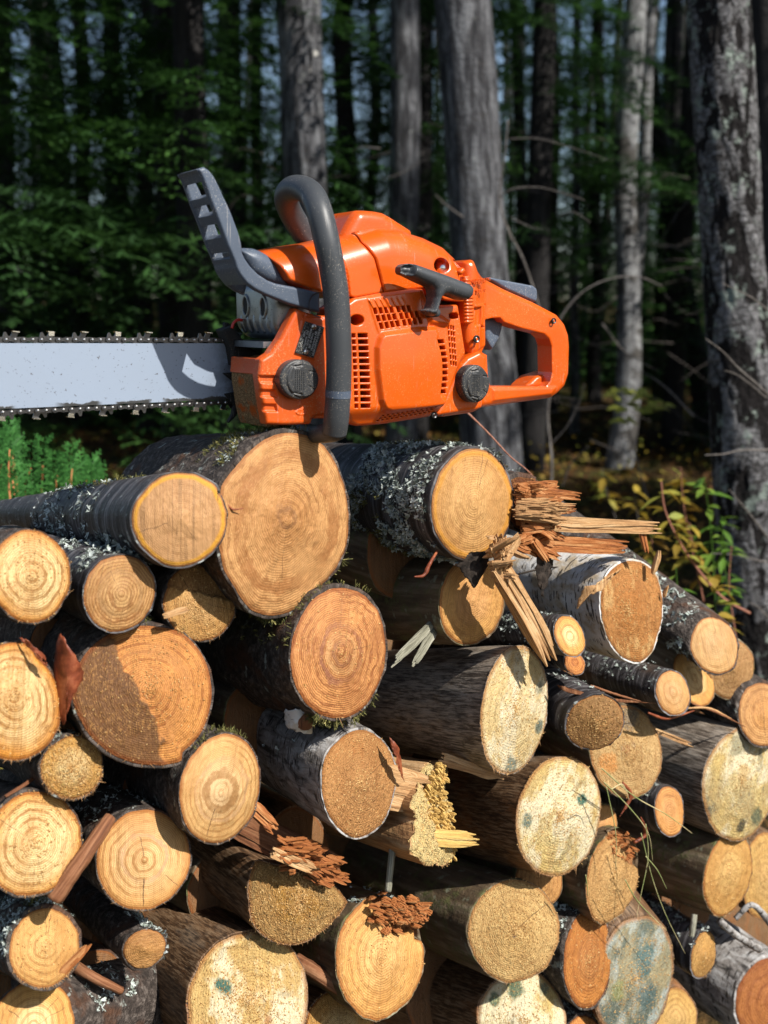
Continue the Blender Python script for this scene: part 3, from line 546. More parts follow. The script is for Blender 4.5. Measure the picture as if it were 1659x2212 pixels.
G('e4', (735,2226), (78,75), 0, (610,2165), 'brown', mk(PALE, rough=.8), 'small pale log end at the bottom edge, right of the very large yellow one', k=.01, thick=2, dust=500, splint=60)
G('e5', (1130,2207), (100,94), 10, (850,2110), 'brown', mk(STAINY, blobs=[(-.3,.62,.25,(.04,.09,.05),.9),(-.7,.3,.18,(.04,.09,.05),.85),(.35,.75,.16,(.03,.085,.08),.7)], stain=(.13,.15,.11), slo=.54, sscale=30, c0=(0.632,0.443,0.201)), 'bottom edge log with a pale face blotched dark green at the top', k=.0, thick=2, dust=1200, splint=90, taper=1.1, length=.45)
G('e6', (1262,2240), (42,36), 0, (1200,2190), 'rough', mk(ORANGE), 'small orange log end just rising over the bottom edge, right of the blotched face', k=.0, thick=5, lichen=[(100,50,140,.0,.06,.004,.9)])
G('e7', (1665,2165), (92,66), 20, (1480,2040), 'birchgrey', mk(ORANGE, c0=(0.379,0.137,0.0335), c1=(0.379,0.137,0.0335), rings=16, rough=.5), 'rust orange log end in the bottom right corner with wrinkled grey bark', k=-.005, thick=6, taper=1.1, irr=.05)
G('e8', (1460,2200), (60,45), 10, (1390,2120), 'brown', mk(DUSTY), 'shaded log end at the bottom right, between the mouldy face and the rust orange one', k=.05, thick=3)
# filler logs deep in the gaps, end colours darkened to stand for the shade
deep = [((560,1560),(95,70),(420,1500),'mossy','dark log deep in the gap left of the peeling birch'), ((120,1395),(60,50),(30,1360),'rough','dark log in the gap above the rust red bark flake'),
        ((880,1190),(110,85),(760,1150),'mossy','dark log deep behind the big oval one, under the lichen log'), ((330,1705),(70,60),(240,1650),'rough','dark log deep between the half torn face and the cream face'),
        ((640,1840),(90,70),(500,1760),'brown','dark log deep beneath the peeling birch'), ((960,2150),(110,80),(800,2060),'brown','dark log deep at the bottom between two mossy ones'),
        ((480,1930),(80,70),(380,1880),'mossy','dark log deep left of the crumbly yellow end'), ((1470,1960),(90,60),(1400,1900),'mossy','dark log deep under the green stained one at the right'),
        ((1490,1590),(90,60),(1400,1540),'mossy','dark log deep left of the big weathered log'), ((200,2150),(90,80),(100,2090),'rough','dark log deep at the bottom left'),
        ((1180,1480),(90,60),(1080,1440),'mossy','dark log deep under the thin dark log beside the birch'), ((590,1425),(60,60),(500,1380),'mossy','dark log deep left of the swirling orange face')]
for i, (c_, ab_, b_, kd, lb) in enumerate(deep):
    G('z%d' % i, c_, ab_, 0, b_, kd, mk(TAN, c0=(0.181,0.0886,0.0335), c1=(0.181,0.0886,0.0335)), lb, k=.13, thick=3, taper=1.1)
PLACE = ['above the rust red bark flake', 'left of the swirling orange face', 'above the cream ringed face with the crack', 'below the log with the hanging black bark', 'between the chalky and the green stained faces', 'below the crumbly yellow end', 'left of the mouldy grey green face', 'under the golden oval face', 'at the left edge below the shaggy small end', 'in the bottom left corner', 'right of the very large yellow end', 'at the bottom under the mossy log', 'in the bottom right corner']
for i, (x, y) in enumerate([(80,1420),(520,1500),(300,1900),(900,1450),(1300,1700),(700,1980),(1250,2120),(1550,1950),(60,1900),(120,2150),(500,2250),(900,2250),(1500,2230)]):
    G('y%d' % i, (x, y), (190,150), 0, (x-150,y-90), 'mossy', mk(TAN, c0=(0.144,0.0805,0.0335), c1=(0.144,0.0805,0.0335)), 'dark filler log of the second row '+PLACE[i], k=.30, thick=3, taper=1.1, length=.3)  # added behind the pile against light leaks, ends coloured dark for shade
# ------------------------------------------------------------------ chainsaw
SAWO = np.array([0, D0, CAMZ-.05])
saw = empty('chainsaw', SAWO, (0, 0, PSI))
tag(saw, 'orange chainsaw with grey handles, lying across the top of the woodpile', 'chainsaw')
def L(px, py, k):                  # picture point -> saw coordinates (x along, y depth, z up) on the plane k behind its near side
    P = on_plane(px, py, k)-SAWO; return (float(np.dot(P, TV)), k, float(P[2]))
def LX(pts, k): return np.array([[L(x, y, k)[0], L(x, y, k)[2]] for x, y in pts])
def Z1(p): return [(351+x*.2604, 324+y*.2604) for x, y in p]
def Z2(p): return [(702+x*.3418, 405+y*.3418) for x, y in p]
def Z3(p): return [(x*.3255, 648+y*.3255) for x, y in p]
def Z4(p): return [(459+x*.1953, 594+y*.1953) for x, y in p]
def plastic(name, c, rough=.35, dust=.3, dustc=(.5,.3,.13), spec=.5, var=.11, coat=0., dirt=0., bumpy=.12):
    m = NT(name, rough, spec=spec); o = m.obj()
    n = m.noise(o, 9, 4, .6); base = m.mix(m.step(n, .3, .7), tuple(x*(1-var) for x in c), tuple(min(1, x*(1+var)) for x in c))
    if dirt:
        d = m.noise(o, 34, 5, .7); base = m.mix(m.math('MULTIPLY', m.step(d, .53, .7), dirt), base, (.07, .045, .03))
    big = m.noise(o, 16, 3, .6); sp = m.noise(o, 900, 2, .6)
    k = m.math('MULTIPLY', m.step(sp, .64-.05*dust, .69-.05*dust), m.step(big, .35, .6))
    scr = m.math('MULTIPLY', m.step(m.noise(m.map(o, (900, 60, 22), rot=(.3, .9, .1)), 1, 2, .6), .66, .7), m.step(m.noise(o, 22, 3), .5, .6)); base = m.mix(m.math('MULTIPLY', scr, .35), base, (.55, .5, .45))
    base = m.mix(m.math('MULTIPLY', k, .85), base, dustc)
    sc = m.noise(m.map(o, (500, 40, 14), rot=(.2, .5, 0)), 1, 3, .7)
    m.col(base); m.set(m.b, 'Roughness', m.math('ADD', rough-.06, m.math('MULTIPLY', m.noise(o, 50, 4, .7), .16)))
    m.set(m.b, 'Coat Weight', coat)
    m.bump(m.math('ADD', m.math('MULTIPLY', m.noise(o, 1400, 2), .4), m.math('ADD', m.math('MULTIPLY', k, 1.5), m.math('MULTIPLY', sc, .25))), bumpy, .0006)
    return m.m
ORG = plastic('orange_plastic', (.62, .085, .003), .28, .3, spec=.5, coat=.3)
ORGD = plastic('orange_plastic_dusty', (.56, .075, .004), .4, .9, dirt=.25)
GREY = plastic('grey_plastic', (.072, .092, .128), .42, .35, dustc=(.5,.48,.44), spec=.45)
RUB = plastic('dark_rubber', (.046, .05, .055), .42, .1, dustc=(.4,.36,.3), spec=.4, bumpy=.08)
BLK = plastic('black_plastic', (.028, .029, .031), .45, .6, dustc=(.45,.38,.28))
BLACK = plastic('black_interior', (.008, .007, .006), .8, .2, dustc=(.2,.12,.07))
mm_ = NT('saw_caked_dust', .95, spec=.15); o_ = mm_.obj(); n_ = mm_.noise(o_, 700, 3, .7); n2_ = mm_.noise(o_, 60, 4, .6)
mm_.col(mm_.mix(mm_.step(n2_, .5, .66), mm_.ramp(n_, [(.3, (.07, .04, .02)), (.5, (.22, .13, .06)), (.68, (.5, .33, .16))]), (.5, .1, .012)))
mm_.bump(n_, 1., .002); CAKE = mm_.m
def metal(name, c, rough=.35, dirt=.3):
    m = NT(name, rough, 1.); o = m.obj(); n = m.noise(m.map(o, (1, 1, 1)), 40, 4, .6); sp = m.noise(o, 500, 2, .6)
    b = m.mix(m.math('MULTIPLY', m.step(n, .5, .72), dirt), c, tuple(x*.35 for x in c)); b = m.mix(m.math('MULTIPLY', m.step(sp, .66, .7), dirt*2, clamp=True), b, (.03, .022, .018))
    m.col(b); m.set(m.b, 'Roughness', m.math('ADD', rough-.08, m.math('MULTIPLY', m.noise(o, 90, 4), .2)))
    m.bump(m.math('ADD', n, sp), .12, .0008); return m.m
STEEL = metal('muffler_steel', (.27, .28, .29), .4, .6); CUTM = metal('cutter_chrome', (.82, .8, .76), .2, .15)
LINKM = metal('chain_steel', (.13, .125, .125), .34, .5); RIVM = metal('rivet_steel', (.6, .59, .57), .25, .3)
# bar: grey-white paint worn away along the lower edge
m = NT('bar_paint', .38, spec=.5); o_ = m.obj(); zed = m.attr('edge')
wn = m.noise(m.map(o_, (42, 1, 42)), 1, 5, .7); worn = m.math('MULTIPLY', m.step(m.math('ADD', zed, m.math('MULTIPLY', wn, -.014)), -.0035, -.0045), m.step(m.noise(m.map(o_, (17, 1, 2)), 1, 2), .44, .5))
sp = m.noise(o_, 380, 2, .6); gr = m.step(m.noise(o_, 30, 3), .4, .7)
b_ = m.mix(m.math('MULTIPLY', m.step(sp, .68, .7), .8), (.255, .305, .385), (.06, .05, .045))
b_ = m.mix(m.math('MULTIPLY', gr, .18), b_, (.24, .28, .34))
dk = m.math('MULTIPLY', m.step(m.attr('near'), .045, .0), m.step(m.noise(o_, 90, 4, .7), .3, .6)); b_ = m.mix(m.math('MULTIPLY', dk, .85), b_, (.05, .042, .036))
m.col(m.mix(worn, b_, (.1, .1, .1))); m.set(m.b, 'Metallic', m.math('MULTIPLY', worn, .8))
m.bump(m.math('SUBTRACT', m.math('MULTIPLY', sp, .5), worn), .25, .0005); BARM = m.m

def seg_dist(P, A, B):
    d = B-A; t = np.clip(((P-A)@d)/(d@d+1e-12), 0, 1); Q = A+t[:, None]*d; return np.hypot(P[:, 0]-Q[:, 0], P[:, 1]-Q[:, 1])
def poly_sd(P, poly):              # + inside
    n = len(poly); d = np.full(len(P), 1e9); ins = np.zeros(len(P), bool)
    for i in range(n):
        A, B = poly[i], poly[(i+1) % n]; d = np.minimum(d, seg_dist(P, A, B))
        if A[1] != B[1]:
            c = ((A[1] > P[:, 1]) != (B[1] > P[:, 1])) & (P[:, 0] < (B[0]-A[0])*(P[:, 1]-A[1])/(B[1]-A[1])+A[0]); ins ^= c
    return np.where(ins, d, -d)
def line_dist(P, pl):
    d = np.full(len(P), 1e9)
    for i in range(len(pl)-1): d = np.minimum(d, seg_dist(P, pl[i], pl[i+1]))
    return d
def smooth01(x): x = np.clip(x, 0, 1); return x*x*(3-2*x)
def relief(name, poly, k, depth, mat, parent, holes=(), fillet=.003, height=None, feats=(), step=.0009, sharp=False, back=False, rnd=.0):
    """moulded part: outline traced on the plane k behind the near side, rounded edge, own thickness, holes cut through"""
    W = poly if isinstance(poly, np.ndarray) else LX(poly, k); HW = [LX(h, k) for h in holes]
    x0, z0 = W.min(0)-2*step; x1, z1 = W.max(0)+2*step
    nx, nz = int((x1-x0)/step)+1, int((z1-z0)/step)+1
    gx, gz = np.meshgrid(x0+np.arange(nx)*step, z0+np.arange(nz)*step, indexing='ij'); P = np.stack([gx.ravel(), gz.ravel()], 1)
    sd = poly_sd(P, W)
    if rnd: # round corners by smoothing the distance field
        s2 = sd.reshape(nx, nz).copy(); r_ = max(1, int(rnd/step))
        for _ in range(r_*r_):
            s2[1:-1, 1:-1] = .25*(s2[2:, 1:-1]+s2[:-2, 1:-1]+s2[1:-1, 2:]+s2[1:-1, :-2])
        sd = s2.ravel()
    outer = sd.copy()
    for h in HW:
        m_ = (P[:, 0] > h[:, 0].min()-.012) & (P[:, 0] < h[:, 0].max()+.012) & (P[:, 1] > h[:, 1].min()-.012) & (P[:, 1] < h[:, 1].max()+.012)
        if m_.any(): sd[m_] = np.minimum(sd[m_], -poly_sd(P[m_], h))
    G2 = sd.reshape(nx, nz); dx, dz = np.gradient(G2, step); g = np.stack([dx.ravel(), dz.ravel()], 1)
    g /= np.linalg.norm(g, axis=1)[:, None]+1e-9
    ok = G2 > -.5*step; cell = ok[:-1, :-1] & ok[1:, :-1] & ok[1:, 1:] & ok[:-1, 1:]
    ci, cj = np.nonzero(cell); idx = lambda i, j: i*nz+j
    Q = np.stack([idx(ci, cj), idx(ci+1, cj), idx(ci+1, cj+1), idx(ci, cj+1)], 1)
    if len(Q) == 0: return None
    E = np.concatenate([Q[:, [0, 1]], Q[:, [1, 2]], Q[:, [2, 3]], Q[:, [3, 0]]])
    key = E[:, 0].astype(np.int64)*(nx*nz)+E[:, 1]; rkey = E[:, 1].astype(np.int64)*(nx*nz)+E[:, 0]
    BE = E[~np.isin(key, rkey)]
    bv = np.unique(BE); P2 = P.copy(); P2[bv] -= g[bv]*np.clip(sd[bv], -1.2*step, 1.2*step)[:, None]
    used = np.unique(Q); re = np.full(nx*nz, -1); re[used] = np.arange(len(used))
    pu = P2[used]; su = sd[used].copy(); su[np.isin(used, bv)] = 0; ou = np.where(np.isin(used, bv) & (outer[used] < 2*step), 0, outer[used])
    f = fillet; dd = np.clip(np.minimum(ou, f), 0, f); y = (f-np.sqrt(np.maximum(f*f-(f-dd)**2, 0))) if f > 0 else np.zeros(len(pu))
    hd = np.clip(su, 0, .0007); y = y+np.where(ou > 2*step, (.0007-np.sqrt(np.maximum(.0007**2-(.0007-hd)**2, 0))), 0) if HW else y
    if height is not None: y = y+height(pu, ou)
    for ft in feats:
        if ft[0] == 'poly':       # raised (+) or sunk (-) area with a soft edge
            s_ = poly_sd(pu, LX(ft[1], k)); y = y-ft[2]*smooth01((s_+ft[3]*.5)/ft[3])
        elif ft[0] == 'line':
            s_ = line_dist(pu, LX(ft[1], k)); y = y-ft[2]*smooth01(1-s_/ft[3])
    V = np.stack([pu[:, 0], k+y, pu[:, 1]], 1); F = re[Q][:, ::-1]
    nV = len(V); bvn = re[bv]; rb = np.full(len(used), -1); rb[bvn] = nV+np.arange(len(bvn))
    Vb = V[bvn].copy(); 
    Vb[:, 1] = np.maximum(k+depth, Vb[:, 1]+.0005)
    be = re[BE]; Fs = np.stack([be[:, 0], be[:, 1], rb[be[:, 1]], rb[be[:, 0]]], 1)
    V = np.concatenate([V, V[bvn], Vb]) # duplicate ring so that the side keeps its own shading
    Fs = np.stack([be[:, 0], be[:, 1], rb[be[:, 1]], rb[be[:, 0]]], 1)
    off = len(bvn); Fs[:, 2] += off; Fs[:, 3] += off
    Fs[:, 0] = rb[be[:, 0]]; Fs[:, 1] = rb[be[:, 1]]
    A = [F, Fs]
    if back:
        nB = len(V); Vk = V[:nV].copy(); Vk[:, 1] = k+depth; V = np.concatenate([V, Vk]); A.append(F[:, ::-1]+nB)
    return mesh_obj(name, V, np.concatenate(A).astype(np.int64), mat, parent, True)
def ell(cx, cy, rx, ry, n=40, tilt=0):
    t = R(tilt); return [(cx+rx*math.cos(a)*math.cos(t)-ry*math.sin(a)*math.sin(t), cy+rx*math.cos(a)*math.sin(t)+ry*math.sin(a)*math.cos(t)) for a in np.arange(n)/n*2*math.pi]
def rect(cx, cy, w_, h_, sk=0, sky=0): return [(cx-w_/2-sk*h_/2*0+sk, cy-h_/2-sky), (cx+w_/2+sk, cy-h_/2+sky), (cx+w_/2-sk, cy+h_/2+sky), (cx-w_/2-sk, cy+h_/2-sky)]
# --- rear housing and rear handle
HOLE = Z2([(1012,835),(1060,824),(1110,822),(1135,850),(1250,890),(1340,912),(1390,925),(1420,955),(1435,1000),(1437,1170),(1425,1225),(1400,1258),(1200,1258),(1045,1258),(1030,1180),(1025,1060),(985,1040),(1012,1000)])
RH = Z2([(850,470),(905,455),(945,520),(1020,570),(1150,640),(1330,720),(1480,800),(1530,860),(1555,930),(1561,1000),(1556,1180),(1530,1260),(1480,1310),(1440,1335),(1000,1395),(960,1412),(900,1422),(715,1448),(690,1420),(740,1300),(800,1180),(850,1100),(880,1060),(850,980),(835,740)])
def rh_h(P, sd):
    a = np.array(L(*Z2([(935,0)])[0], .036)[0]); x = P[:, 0]
    return -.014*smooth01(1-(x-(a-.008))/.03)
rear = relief('rear_housing', RH, .036, .026, ORG, saw, holes=[HOLE], fillet=.009, height=rh_h, step=.00085, rnd=.002,
    feats=[('line', Z2([(1000,745),(1012,740),(1012,830)]), -.0012, .0012),
           ('poly', Z2([(905,740),(1005,738),(1012,1000),(900,1035)]), .0012, .002), ('poly', Z2([(965,885),(1000,885),(975,870),(900,875),(895,760),(965,755)]), -.004, .001),
           ('poly', Z2([(1060,1275),(1460,1262),(1430,1310),(1060,1350)]), .0015, .004)])
relief('handle_foot', Z2([(1270,1262),(1340,1195),(1440,1165),(1470,1262)]), .05, .03, ORG, saw, fillet=.004, step=.0012)
relief('tank_face', Z2([(862,1120),(905,1075),(985,1035),(1023,1062),(1025,1140),(1042,1200),(1046,1262),(1040,1300),(1008,1340),(998,1396),(960,1410),(720,1446),(705,1430),(770,1300),(830,1180)]), .014, .03, ORG, saw, fillet=.005, step=.0009, rnd=.0015)
# --- top cover, in two sections
TOPL = [(590,541),(640,530),(680,524),(738,515),(792,500),(840,488),(888,491),(941,508),(982,528),(1010,555),(1030,583),(1040,600)]
def dome(r0):
    T = LX(TOPL, .012)
    def f(P, sd):
        d = line_dist(P, T); d = np.clip(d, 0, r0); return 1.15*(r0-np.sqrt(np.maximum(r0*r0-(r0-d)**2, 0)))
    return f
tc = relief('top_cover', [(793,521),(797,497),(840,489),(888,491),(941,508),(982,528),(1010,555),(1030,583),(1040,602),(1026,640),(1000,652),(960,648),(921,621),(832,631),(822,590),(813,559)], .012, .09, ORG, saw,
    holes=[ell(956,573,18,17)], fillet=.0015, height=dome(.03), step=.0009, feats=[('poly', Z2([(842,455),(905,455),(935,520),(950,600),(960,700),(905,700),(870,640),(850,560)]), -.006, .0015)])
tf = relief('cover_front', [(590,541),(640,530),(680,524),(738,515),(792,502),(789,521),(810,559),(818,590),(829,632),(767,643),(757,640),(752,600),(742,560),(735,520),(735,600),(700,632),(691,629),(627,605),(612,575),(600,560)], .0125, .09, ORG, saw, fillet=.0015, height=dome(.03), step=.0009)
relief('cover_hump', [(738,519),(752,490),(765,466),(772,457),(779,453),(795,453),(818,455),(834,458),(852,468),(870,480),(895,496),(900,530),(800,540),(742,530)], .045, .055, ORG, saw, fillet=.011, step=.0012, rnd=.0015)
relief('spring_comb', Z2([(112,430),(135,470),(150,560),(162,690),(160,715),(145,730),(120,720),(100,560)]), .006, .012, ORGD, saw, fillet=.002, step=.0012, feats=[('line', Z2([(90,y),(170,y)]), -.0016, .0016) for y in range(470, 700, 24)])
# --- starter cover with vents
hs = []
for i in range(8):
    for j in range(3):
        if (i, j) == (7, 0): continue
        cx = 308+34*i+17*j+(8 if i > 3 else 0); cy = 782-2.6*i+47*j-(i*1.2*j)
        hs.append(Z2([(cx-12,cy-20),(cx+9,cy-21),(cx+18,cy+17),(cx-3,cy+19)]))
for i in range(12):
    y = 936+i*40.5; dx = i*1.6
    hs.append(Z2([(166+dx,y-13),(188+dx,y-13),(189+dx,y+13),(167+dx,y+13)])); hs.append(Z2([(203+dx,y-14),(262+dx,y-14),(263+dx,y+12),(204+dx,y+13)]))
for i in range(9):
    y = 974+i*39.5; dx = [0,8,14,20,22,22,20,16,12][i]
    hs.append(Z2([(694+dx,y-12),(742+dx,y-14),(748+dx,y+10),(698+dx,y+13)]))
for i in range(7):
    for j in range(3):
        cx = 779+j*15+i*2.5-(3 if j == 0 else 0); cy = 882+i*38+j*3; hs.append(Z2([(cx-4.5,cy-13),(cx+4.5,cy-13),(cx+5.5,cy+13),(cx-3.5,cy+13)]))
hs.append(ell(702+.3418*200, 405+.3418*838, 15, 12))
hs.append(Z2([(782,800),(800,792),(830,790),(845,805),(845,825),(825,832),(800,832),(784,822)]))
for i in range(12):
    for j in range(3):
        cx = 362+i*28+j*10; cy = 1478-i*5.3-j*17+(0); hs.append(Z2([(cx-7,cy-4),(cx+7,cy-6),(cx+7,cy+4),(cx-7,cy+6)]))
SC = Z2([(95,765),(190,699),(380,662),(560,640),(625,640),(640,690),(655,745),(760,742),(846,741),(870,900),(893,1050),(862,1092),(832,1160),(800,1250),(762,1370),(718,1436),(690,1455),(540,1480),(400,1503),(240,1515),(190,1497),(160,1450),(95,1440)])
DOMEP = Z2([(330,945),(350,925),(470,908),(600,893),(735,885),(752,900),(700,960),(728,1040),(745,1100),(748,1200),(738,1310),(765,1345),(740,1378),(600,1398),(400,1418),(362,1402),(334,1340),(308,1150),(308,1010)])
DOMEP = Z2([(330,945),(350,925),(470,908),(600,893),(680,888),(700,925),(690,960),(712,1040),(722,1100),(724,1200),(712,1310),(755,1345),(735,1380),(600,1398),(400,1418),(362,1402),(334,1340),(308,1150),(308,1010)])
def bulge(P, sd):
    c = LX(Z2([(520,1150)]), 0)[0]; return -.006*np.exp(-(((P[:, 0]-c[0])/.055)**2+((P[:, 1]-c[1])/.06)**2))+.012*smooth01(1-(P[:, 1]-LX(Z2([(500,1500)]), .008)[0][1])/.022)
sf = [('poly', DOMEP, .0055, .006), ('poly', Z2([(265,700),(600,650),(650,790),(640,880),(330,930)]), .001, .003),
      ('poly', Z2([(600,655),(655,745),(670,800),(640,790),(615,770)]), -.003, .004), ('poly', Z2([(625,790),(700,800),(775,850),(765,870),(660,860)]), .004, .006)]
for i in range(7): sf.append(('line', Z2([(275+i*34,715-i*4),(300+i*34,765-i*4)]), .0012, .0011))
sf += [('line', Z2([(345,665),(460,905)]), -.001, .001), ('line', Z2([(846,741),(893,1050)]), -.0015, .0012)]
relief('starter_cover', SC, .008, .045, ORG, saw, holes=hs, fillet=.004, height=bulge, feats=sf, step=.00058, rnd=.0012)
relief('engine_interior', Z2([(100,770),(620,660),(840,760),(880,1050),(700,1430),(250,1490),(120,1420)]), .034, .05, BLACK, saw, fillet=.001, step=.003)
fz = MB()                          # cooling fins and flywheel seen through the vents
for i in range(14):
    a = L(*Z2([(190+i*42, 860)])[0], .028); fz = MB(); fz.add(*box_data((a[0], .030, a[2]-.05), (.0016, .01, .1))); fz.build('cooling_fin', STEEL, saw)
# --- front tank side with ribs, and the dust caked clutch side going away from us
TANK = Z4([(540,935),(640,870),(760,700),(930,365),(1000,395),(1080,425),(1215,450),(1300,450),(1300,1590),(1130,1590),(1095,1650),(800,1664),(600,1655),(572,1500),(545,1330),(515,1110)])
tfe = [('poly', Z4([(528,y),(700,y+2),(722,y+82),(545,y+78)]), -.003, .0018) for y in (1115, 1270, 1430)]
tfe += [('line', Z4([(1030,440),(1010,470),(1215,480)]), -.0015, .0015), ('line', Z4([(1100,1600),(1150,1560),(1240,1560)]), -.002, .003),
        ('poly', Z4([(985,505),(1240,580),(1130,940),(900,870)]), .0008, .001), ('line', Z4([(920,1520),(945,1490),(990,1495),(1000,1470),(1035,1475),(1025,1540),(960,1545),(925,1520)]), .0008, .0009)]
for c_ in ((945,1525),(1008,1520)): tfe.append(('line', Z4(ell(c_[0], c_[1], 14, 16, 12)), .0008, .0008))
tfe.append(('line', Z4([(965,1440),(975,1400),(990,1440),(978,1450),(965,1440)]), .0008, .0008))
relief('front_tank', TANK, .016, .014, ORGD, saw, fillet=.004, feats=tfe, step=.0008, rnd=.001)
relief('clutch_cover', Z4([(520,1085),(532,940),(700,935),(800,900),(800,1600),(760,1690),(620,1690),(590,1610),(560,1480),(540,1330),(520,1200)]), .028, .064, CAKE, saw, fillet=.006, step=.0012,
    feats=[])
relief('clutch_cover_rim', Z4([(514,1105),(527,928),(700,925),(700,1112)]), .0275, .066, ORGD, saw, fillet=.003, step=.0012)
# --- caps
def cap(name, cx, cy, rx, ry, k, tl=0):
    o = relief(name, ell(cx, cy, rx, ry, 56), k, .014, BLK, saw, fillet=.0022, step=.0007,
        feats=[('poly', ell(cx+rx*.12, cy, rx*.8, ry*.86, 40), .0018, .0012), ('line', [(cx+rx*.1, cy-ry), (cx+rx*.08, cy-ry*.72), (cx-rx*.35, cy-ry*.66)], -.002, .0012),
               ('line', [(cx+rx*.1, cy+ry), (cx+rx*.08, cy+ry*.72), (cx-rx*.35, cy+ry*.66)], -.002, .0012), ('line', [(cx+rx*.98, cy-ry*.35), (cx+rx*.45, cy-ry*.42), (cx+rx*.42, cy+ry*.3), (cx+rx*.8, cy+ry*.55)], -.0012, .0009),
               ('line', [(cx-rx*.05+rx*.0, cy-ry*.6), (cx-rx*.32, cy-ry*.6), (cx-rx*.45, cy), (cx-rx*.32, cy+ry*.6), (cx-rx*.05, cy+ry*.6)], -.0008, .0008)])
    mb = MB()
    for i in range(9):
        for j in range(5):
            p = L(cx-rx*.28+j*rx*.11, cy-ry*.45+i*ry*.11, k); mb.add(*box_data((p[0], k-.0022, p[2]), (.0007, .0012, .0007)))
    mb.build('grip_dots', BLK, o); return o
cap('oil_cap', 648, 820, 42, 43.5, .004); cap('fuel_cap', 1028.5, 829, 29.5, 41, .001)
# --- screws
def screw(px, py, r, k, ring=True):
    p = L(px, py, k); mb = MB(); n = 20
    for (r0, r1, y0, y1, m_) in ((r, r, 0, -.0015, 0), (r, r*.78, -.0015, -.002, 0), (r*.78, r*.5, -.002, -.0012, 1), (r*.5, r*.36, -.0012, -.0016, 1), (r*.36, 0.0001, .0015, .0015, 0)):
        V = [[p[0]+rr*math.cos(a), k+yy, p[2]+rr*math.sin(a)] for rr, yy in ((r0, y0), (r1, y1)) for a in np.arange(n)/n*2*math.pi]
        mb.add(V, [[j, (j+1) % n, n+(j+1) % n, n+j] for j in range(n)], m_)
    mb.build('screw', [BLACK, LINKM], saw, True)
for (x, y, r, k) in ((843,927,.0036,.0185),(955,958,.0042,.018),(1443,843,.0034,.0335)): screw(*Z2([(x, y)])[0], r, k)
screw(*Z2([(688,1438)])[0], .0036, .012)
# --- stop lever roller
relief('choke_lever', Z2([(888,560),(925,558),(945,640),(952,720),(952,850),(920,868),(893,860),(890,720),(880,620)]), .012, .012, ORG, saw, fillet=.004, step=.0009, feats=[('line', Z2([(870,y),(960,y-2)]), -.0018, .0016) for y in range(575, 860, 22)])
relief('lever_knob', Z2([(850,525),(870,505),(890,508),(893,535),(870,555),(852,548)]), .01, .012, ORG, saw, fillet=.003, step=.0009)
def uvball(c, r, name, mat, sc=(1,1,1)):
    V = []; F = []; n, m_ = 24, 14
    for i in range(m_+1):
        for j in range(n):
            a = math.pi*i/m_; b = 2*math.pi*j/n; V.append([c[0]+r*sc[0]*math.sin(a)*math.cos(b), c[1]+r*sc[1]*math.cos(a), c[2]+r*sc[2]*math.sin(a)*math.sin(b)])
    F = [[i*n+j, i*n+(j+1) % n, (i+1)*n+(j+1) % n, (i+1)*n+j] for i in range(m_) for j in range(n)]
    return mesh_obj(name, V, F, mat, saw, True)
p = L(*Z2([(738,510)])[0], .03); uvball(p, .009, 'decompression_knob', CUTM)
relief('knob_well', ell(956, 575, 22, 21), .05, .02, ORGD, saw, fillet=.001, step=.002)
# --- pull handle
relief('pull_handle', Z2([(512,528),(515,500),(535,482),(560,478),(600,484),(760,540),(930,604),(955,625),(961,650),(952,688),(925,712),(890,708),(800,676),(775,678),(757,700),(745,745),(728,808),(715,812),(690,800),(668,778),(695,765),(705,735),(713,690),(708,645),(690,622),(620,590),(545,553),(520,545)]), -.026, .02, RUB, saw, fillet=.0085, step=.0008, back=True, rnd=.0012,
    feats=[('poly', Z2([(516,535),(518,502),(538,488),(585,490),(570,545),(545,548)]), -.009, .003)])
q_ = L(*Z2([(706,790)])[0], -.014); tb = tube_data(np.array([[q_[0], -.014, q_[2]], [q_[0]+.004, .012, q_[2]-.002]]), .0045, 12)
mesh_obj('pull_stem', tb[0], tb[1], RUB, saw, True)
# --- throttle lock and trigger
relief('throttle_lock', Z2([(1020,566),(1060,570),(1130,585),(1320,621),(1343,640),(1346,700),(1338,722),(1325,722),(1150,645)]), .048, .016, GREY, saw, fillet=.0022, step=.0011, back=True)
relief('throttle_trigger', Z2([(1005,830),(1075,820),(1130,840),(1124,900),(1105,960),(1068,1018),(1056,1030),(1015,960),(1010,900)]), .05, .014, GREY, saw, fillet=.004, step=.0011, back=True)
# --- front handle tube
path = [((722,935),-.004),((727,900),-.010),((731,840),-.014),((732,760),-.016),((728,660),-.016),((719,590),-.015),((706,522),-.013),((691,460),-.004),((676,424),.015),((655,408),.036),((632,408),.058),((619,424),.078),((623,448),.094),((640,480),.105),((662,512),.112),((700,545),.118)]
P3 = np.array([L(a[0], a[1], b) for a, b in path]); PP = catmull(P3, 130)
hv, hf = tube_data(PP, .0126, 28, 1.0); fh = mesh_obj('front_handle', hv, hf, RUB, saw, True)
sv, sf_ = tube_data(PP[8:]*1.0+np.array([0, 0, 0]), .0, 4) if False else (None, None)
bt_ = MB(); P4 = catmull(np.array([L(735,925,-.003), L(722,932,-.001), L(700,936,.012), L(676,936,.035), L(655,930,.06)]), 24); bt_.add(*tube_data(P4, np.linspace(.0108, .009, 24), 20)); bt_.build('handle_foot_bend', RUB, saw, True)
sm_ = MB(); q = PP[16]; rg = tube_data(PP[15:18], .0129, 28, caps=False); sm_.add(*rg); sm_.build('handle_seam', GREY, fh, True)
